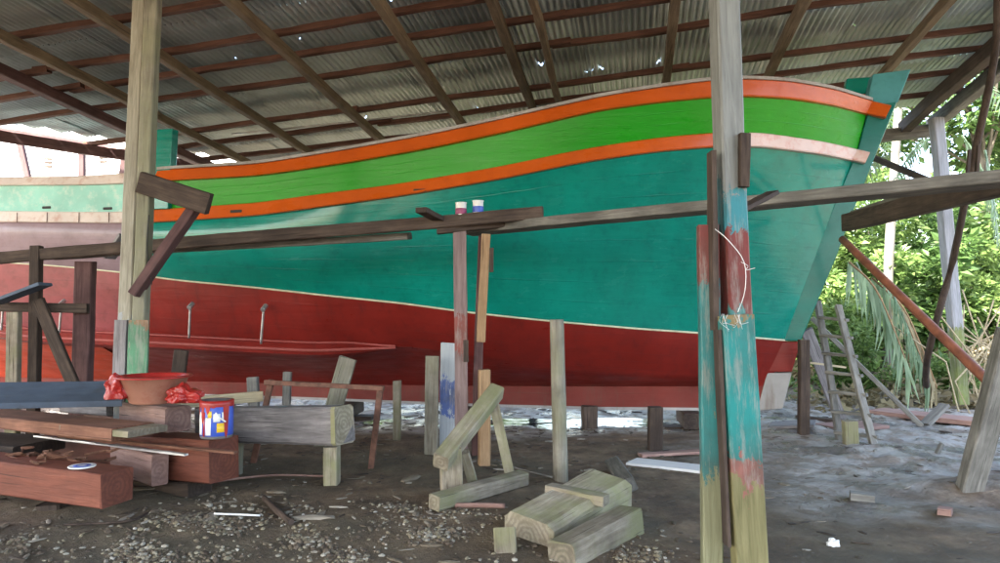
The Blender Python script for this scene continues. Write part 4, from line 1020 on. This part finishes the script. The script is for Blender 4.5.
def tree(x, y, h, r, n, size, mat, label):
    g = gz(x, y); e = empty('tree', (x, y, g)); T(e, label, 'tree', 'trees behind the shed')
    top = Vector((x+random.uniform(-.5,.5), y, g+h*.62)); pole('trunk', [Vector((x, y, g-.2)), Vector((x+.1, y, g+h*.3)), top], .17*h/7, .08*h/7, 'bark', e, 10, wob=.06)
    cs = []; V = []
    for i in range(15):
        a = random.random()*6.28; rr = r*random.uniform(.3, 1); tip = Vector((x+math.cos(a)*rr, y+math.sin(a)*rr, g+h*random.uniform(.45, 1)))
        s = Vector((x+.1, y, g+h*random.uniform(.3,.6))); V.append([s, s.lerp(tip, .5)+Vector((0,0,.25)), tip]); cs += [tuple(tip), tuple(s.lerp(tip, .7)+Vector((random.uniform(-.5,.5), random.uniform(-.5,.5), .2)))]
    t = tubes('limbs', V, .04, 'bark', 6); place(t, t.matrix_basis.copy(), e)
    leaves('crown', cs, n, size, mat, e, r*.34)
for q in ((9.5,21,7.5,2.6,'leaf_bright','leafy bright tree rising behind the bank shrubs'), (14.5,21.5,8.5,3,'leaf_mid','dense tree at the right behind the bank'), (4.5,23,5.5,2.4,'leaf_mid','tree hidden mostly behind the boat bow'),
          (12.3,27,8.0,3.2,'leaf_pale','tree between the two nearer trees, haze painted into its pale leaves'), (19,24,9,3.2,'leaf_bright','tree beyond the right edge of the frame'), (0,26,5.0,2.5,'leaf_mid','tree behind the middle of the boat'), (-5,27,4.6,2.6,'leaf_bright','low tree behind the aft hull')):  # distance haze is painted as pale leaves on the far tree
    tree(q[0], q[1], q[2], q[3], 9000, .24, q[4], q[5])
for k, (x, y) in enumerate(((-9.0,13.5), (-11,14.5), (-7,15), (-13,16))):
    bush(x, y, 1.2, 1.3, 4000, .13, 'leaf_mid', ['green shrub seen under the aft hull','green shrub at the far left behind the stern','low shrub behind the keel at left','outermost shrub beyond the stern'][k], group='shrubs behind the stern')
# undergrowth
cs = []
for k in range(420):
    x = random.uniform(5, 15); y = random.uniform(12.4, 24); cs.append((x, y, gz(x, y)+.08))
o = leaves('undergrowth', cs, 15000, .13, 'leaf_bright', None, .32); tag(o, 'low weeds and seedlings covering the bank', 'undergrowth', kind='stuff')
cs = [(x, y, gz(x, y)+.02) for x, y in [(random.uniform(5, 13), random.uniform(11.2, 15)) for _ in range(260)]]
o = leaves('leaf_litter', cs, 9000, .16, 'leaf_dry', None, .3, .2); tag(o, 'dry fallen leaves and fronds at the foot of the bank', 'leaf litter', kind='stuff')
# palm
def frond(base, dirv, length, droop, mat, parent, name='frond', ll=.45, n=34):
    V = []; Fc = []; d = Vector(dirv).normalized(); p = Vector(base); pts = [p.copy()]
    st = length/n
    for i in range(n): d = (d+Vector((0,0,-droop*st))).normalized(); p = p+d*st; pts.append(p.copy())
    def tri(a, b_, c): k = len(V); V.extend([a, b_, c]); Fc.append((k, k+1, k+2))
    for i in range(2, n):
        t = (pts[i+1]-pts[i-1]).normalized() if i < n else t
        s = t.cross(Vector((0,0,1))); s = s.normalized() if s.length > .05 else Vector((1,0,0))
        lf = ll*(.35+.65*math.sin(math.pi*min(1, .12+i/n*.85)))
        for sg in (-1, 1):
            dd = (s*sg+t*.65+Vector((0,0,-.55))+Vector((random.uniform(-.12,.12), random.uniform(-.12,.12), random.uniform(-.15,.1)))).normalized()
            e = pts[i]+dd*lf*random.uniform(.8,1.1); md = pts[i]+dd*lf*.45+Vector((0,0,.03))
            k = len(V); w = t*.02; V.extend([pts[i]-w, pts[i]+w, md+w*1.3, md-w*1.3, e+Vector((0,0,-.04))]); Fc.extend([(k,k+1,k+2,k+3), (k+3,k+2,k+4)])
    w = .02
    for i in range(n):
        a, b_ = pts[i], pts[i+1]; rr = w*(1-.8*i/n); k = len(V)
        V.extend([a+Vector((rr,0,0)), a+Vector((-rr*.5,rr,0)), a+Vector((-rr*.5,-rr,0)), b_+Vector((rr,0,0)), b_+Vector((-rr*.5,rr,0)), b_+Vector((-rr*.5,-rr,0))]); Fc.extend([(k,k+1,k+4,k+3),(k+1,k+2,k+5,k+4),(k+2,k,k+3,k+5)])
    M = wm(parent); return raw(name, V, Fc, mat, M, parent)
g = on(893, 390, .3); pe = empty('palm_tree', (7.4, 13.8, gz(7.4,13.8))); T(pe, 'pale trunked palm with drooping fronds beyond the bow', 'palm')
MT['palmtrunk'] = wood('palm_trunk', (.12,.11,.09), (.26,.25,.21), stain=.4)
pole('trunk', [Vector((7.4,13.8,gz(7.4,13.8)-.2)), Vector((7.45,13.8,2.2)), Vector((7.7,13.9,4.6)), Vector((7.9,14,6.3))], .10, .07, 'palmtrunk', pe, 14)
cr = Vector((7.9,14,6.3))
for k in range(13):
    a = k*6.283/13+.2; frond(cr, (math.cos(a), math.sin(a), .5+.3*(k % 2)), 3.3, .55, 'leaf_frond', pe)
for (x, y, dx, dz, ln, D_) in ((856,262,.25,-.6,1.0,10.9), (868,258,.35,-.45,1.7,10.8), (896,150,-.6,-.2,1.8,11.5), (940,128,-.7,-.35,1.7,12.0), (962,135,.4,-.7,1.5,11.8), (985,150,.1,-.9,1.5,11.0)):
    p = at(x, y, D_); f = frond(p, (dx, -.1, dz), ln, .75, 'leaf_frond', pe, ll=.42, n=26)
# hanging dead frond with long leaflets at the bow
def hang(px, py, D_, n, ln, mat, label, name):
    V = []; Fc = []; b0 = at(px, py, D_); e = empty(name, b0); T(e, label, 'palm frond', 'cut palm fronds hanging by the bow')
    pts = [b0, b0+Vector((.35,0,-.35)), b0+Vector((.62,.0,-.95)), b0+Vector((.85,0,-1.6))]
    pole('frond_rib', pts, .018, .008, 'tan', e, 6)
    for i in range(n):
        s = i/n*3; k = min(2, int(s)); q = pts[k].lerp(pts[k+1], s-k); w = Vector((.016, .0, .004)); dd = Vector((random.uniform(-.25,.25), random.uniform(-.2,.2), -1)).normalized(); l2 = ln*random.uniform(.7, 1.15)
        m_ = q+dd*l2*.5+Vector((random.uniform(-.02,.02), 0, 0)); en = q+dd*l2; j = len(V); V.extend([q-w, q+w, m_+w*1.2, m_-w*1.2, en]); Fc.extend([(j,j+1,j+2,j+3), (j+3,j+2,j+4)])
    raw('leaflets', V, Fc, mat, e.matrix_basis.copy(), e)
hang(849,262,10.4,56,.65,'leaf_frond','pale green cut palm frond hanging just right of the bow','palm_frond')
hang(872,278,10.9,40,.6,'leaf_frond','second pale green frond hanging farther right of the bow','palm_frond')
hang(880,285,11.2,34,.7,'leaf_dry','dry brown frond hanging behind the pale green fronds','palm_frond')
# thin bare twigs at the right
tw = []
for k in range(26):
    p = on(random.uniform(955,1010), 392, .5); p = Vector((p.x*1.0, 10.6+random.uniform(0,1.5), gz(p.x, 11))); p.x = (random.uniform(955,1015)-500)/720*p.y
    tw.append([p, p+Vector((random.uniform(-.4,.3), 0, random.uniform(.4,.9))), p+Vector((random.uniform(-.9,.6), random.uniform(-.2,.2), random.uniform(1,2.0)))])
T(tubes('bare_twigs', tw, .012, 'pale', 5), 'clump of bare pale twigs by the right edge', 'twigs')

# ------------------------------------------------------------------ pale building beyond the stern
hx0, hx1, hy = -30, -9.5, 26
hs = empty('white_building', ((hx0+hx1)/2, hy+4, 1)); T(hs, 'white corrugated walled building beyond the stern', 'building')
MT['whitewall'] = plain('white_wall', (.75,.74,.72), .7, 0, .04, 3, .1); MT['roofpale'] = plain('pale_roof', (.5,.5,.5), .6)
V = []; Fc = []; n = int((hx1-hx0)/.05)
for i in range(n+1):
    x = hx0+i*.05; yy = hy+.02*math.cos(x*2*math.pi/.3); V += [(x, yy, 0), (x, yy, 9)]
for i in range(n): Fc.append((2*i, 2*i+2, 2*i+3, 2*i+1))
k = len(V); V += [(hx0,hy,0),(hx0,hy+8,0),(hx0,hy+8,9),(hx0,hy,9),(hx1,hy,0),(hx1,hy+8,0),(hx1,hy+8,9),(hx1,hy,9)]
Fc += [(k,k+1,k+2,k+3), (k+4,k+7,k+6,k+5), (k+1,k+5,k+6,k+2)]
raw('wall', V, Fc, 'whitewall', hs.matrix_basis.copy(), hs)
raw('roof', [(hx0-.4,hy-.5,8.95),(hx1+.4,hy-.5,8.95),(hx1+.4,hy+4,11),(hx0-.4,hy+4,11),(hx0-.4,hy+8.5,8.95),(hx1+.4,hy+8.5,8.95)], [(0,1,2,3),(3,2,5,4)], 'roofpale', hs.matrix_basis.copy(), hs)
for (x, y, w, h) in ((20.5,165,.26,.26),):
    p = at(x, y, hy-.05); beam('window', p+Vector((0,0,-.15)), p+Vector((0,0,.15)), .3, .06, 'greybeam', hs)
for (x, y) in ((48,158.5),(48,162.5),(48,166.5),(103,153),(103,157.5),(103,161.5),(175,153)):
    p = at(x, y, hy-.05); beam('vent_slot', p+Vector((-.13,0,0)), p+Vector((.13,0,0)), .06, .06, 'brown', hs)

# sub-parts go one level below the part they sit on
bpy.context.view_layer.update()
def nest(child, host, root=None):
    for c in list(bpy.data.objects):
        if c.name.split('.')[0] != child or c.parent is None: continue
        hosts = [h for h in c.parent.children if h.name.split('.')[0] == host and h is not c]
        if not hosts or (root and c.parent.name.split('.')[0] != root): continue
        cm = sum((v.co for v in c.data.vertices), Vector())/len(c.data.vertices); cw = wm(c) @ cm
        h = min(hosts, key=lambda h: min((wm(h) @ v.co-cw).length for v in h.data.vertices))
        M_ = wm(c); place(c, M_, h)
nest('stem_head', 'stem'); nest('scupper', 'bulwark'); nest('rail_joint', 'rub_rail'); nest('dog_washer', 'iron_dog'); nest('mooring_post_rail', 'mooring_post')
nest('cap_lit_top', 'gunwale_cap'); nest('keel_shoe', 'keel'); nest('strake_highlight', 'bilge_strake'); nest('lid_print', 'lid_disc'); nest('wrapper_print', 'wrapper', 'paint_can')
nest('rim', 'body', 'paint_tin'); nest('paint_surface', 'body'); nest('dripped_paint', 'body'); nest('rim', 'basin_body'); nest('cleat', 'post'); nest('post_cladding', 'post'); nest('frayed_thread', 'post_splice')

# ------------------------------------------------------------------ light, sky, camera
w = bpy.data.worlds.new('World'); S.world = w; w.use_nodes = True; nt = w.node_tree
sky = nt.nodes.new('ShaderNodeTexSky'); sky.sky_type = 'NISHITA'; sky.sun_disc = False
sdir = Vector((-.62, -.62, 0)).normalized(); EL = R(50)
sky.sun_elevation = EL; sky.sun_rotation = math.atan2(sdir.x, sdir.y) % (2*math.pi); sky.dust_density = 3.0; sky.air_density = 1.0; sky.ozone_density = .6
nt.links.new(sky.outputs[0], nt.nodes['Background'].inputs[0]); nt.nodes['Background'].inputs[1].default_value = .15
sl = bpy.data.lights.new('sun', 'SUN'); sl.energy = 5.0; sl.angle = R(2.0); sl.color = (1, .96, .9); so = bpy.data.objects.new('sun', sl); COL.objects.link(so)
sv = Vector((sdir.x*math.cos(EL), sdir.y*math.cos(EL), math.sin(EL))); so.rotation_euler = (-sv).to_track_quat('-Z', 'Y').to_euler(); so.location = sv*40
cam = bpy.data.cameras.new('camera'); co = bpy.data.objects.new('camera', cam); COL.objects.link(co)
cam.sensor_width = 36; cam.lens = 36*F/1000; cam.clip_end = 600; cam.clip_start = .05
co.location = (0, 0, CH); co.rotation_euler = (R(90)+TH, 0, 0); S.camera = co
S.view_settings.view_transform = 'Standard'; S.view_settings.look = 'None'; S.view_settings.exposure = 3.25
S.view_settings.use_white_balance = True; S.view_settings.white_balance_temperature = 6800; S.view_settings.gamma = 1
S.render.resolution_x = 1024; S.render.resolution_y = 577
S.cycles.max_bounces = 8; S.cycles.diffuse_bounces = 5
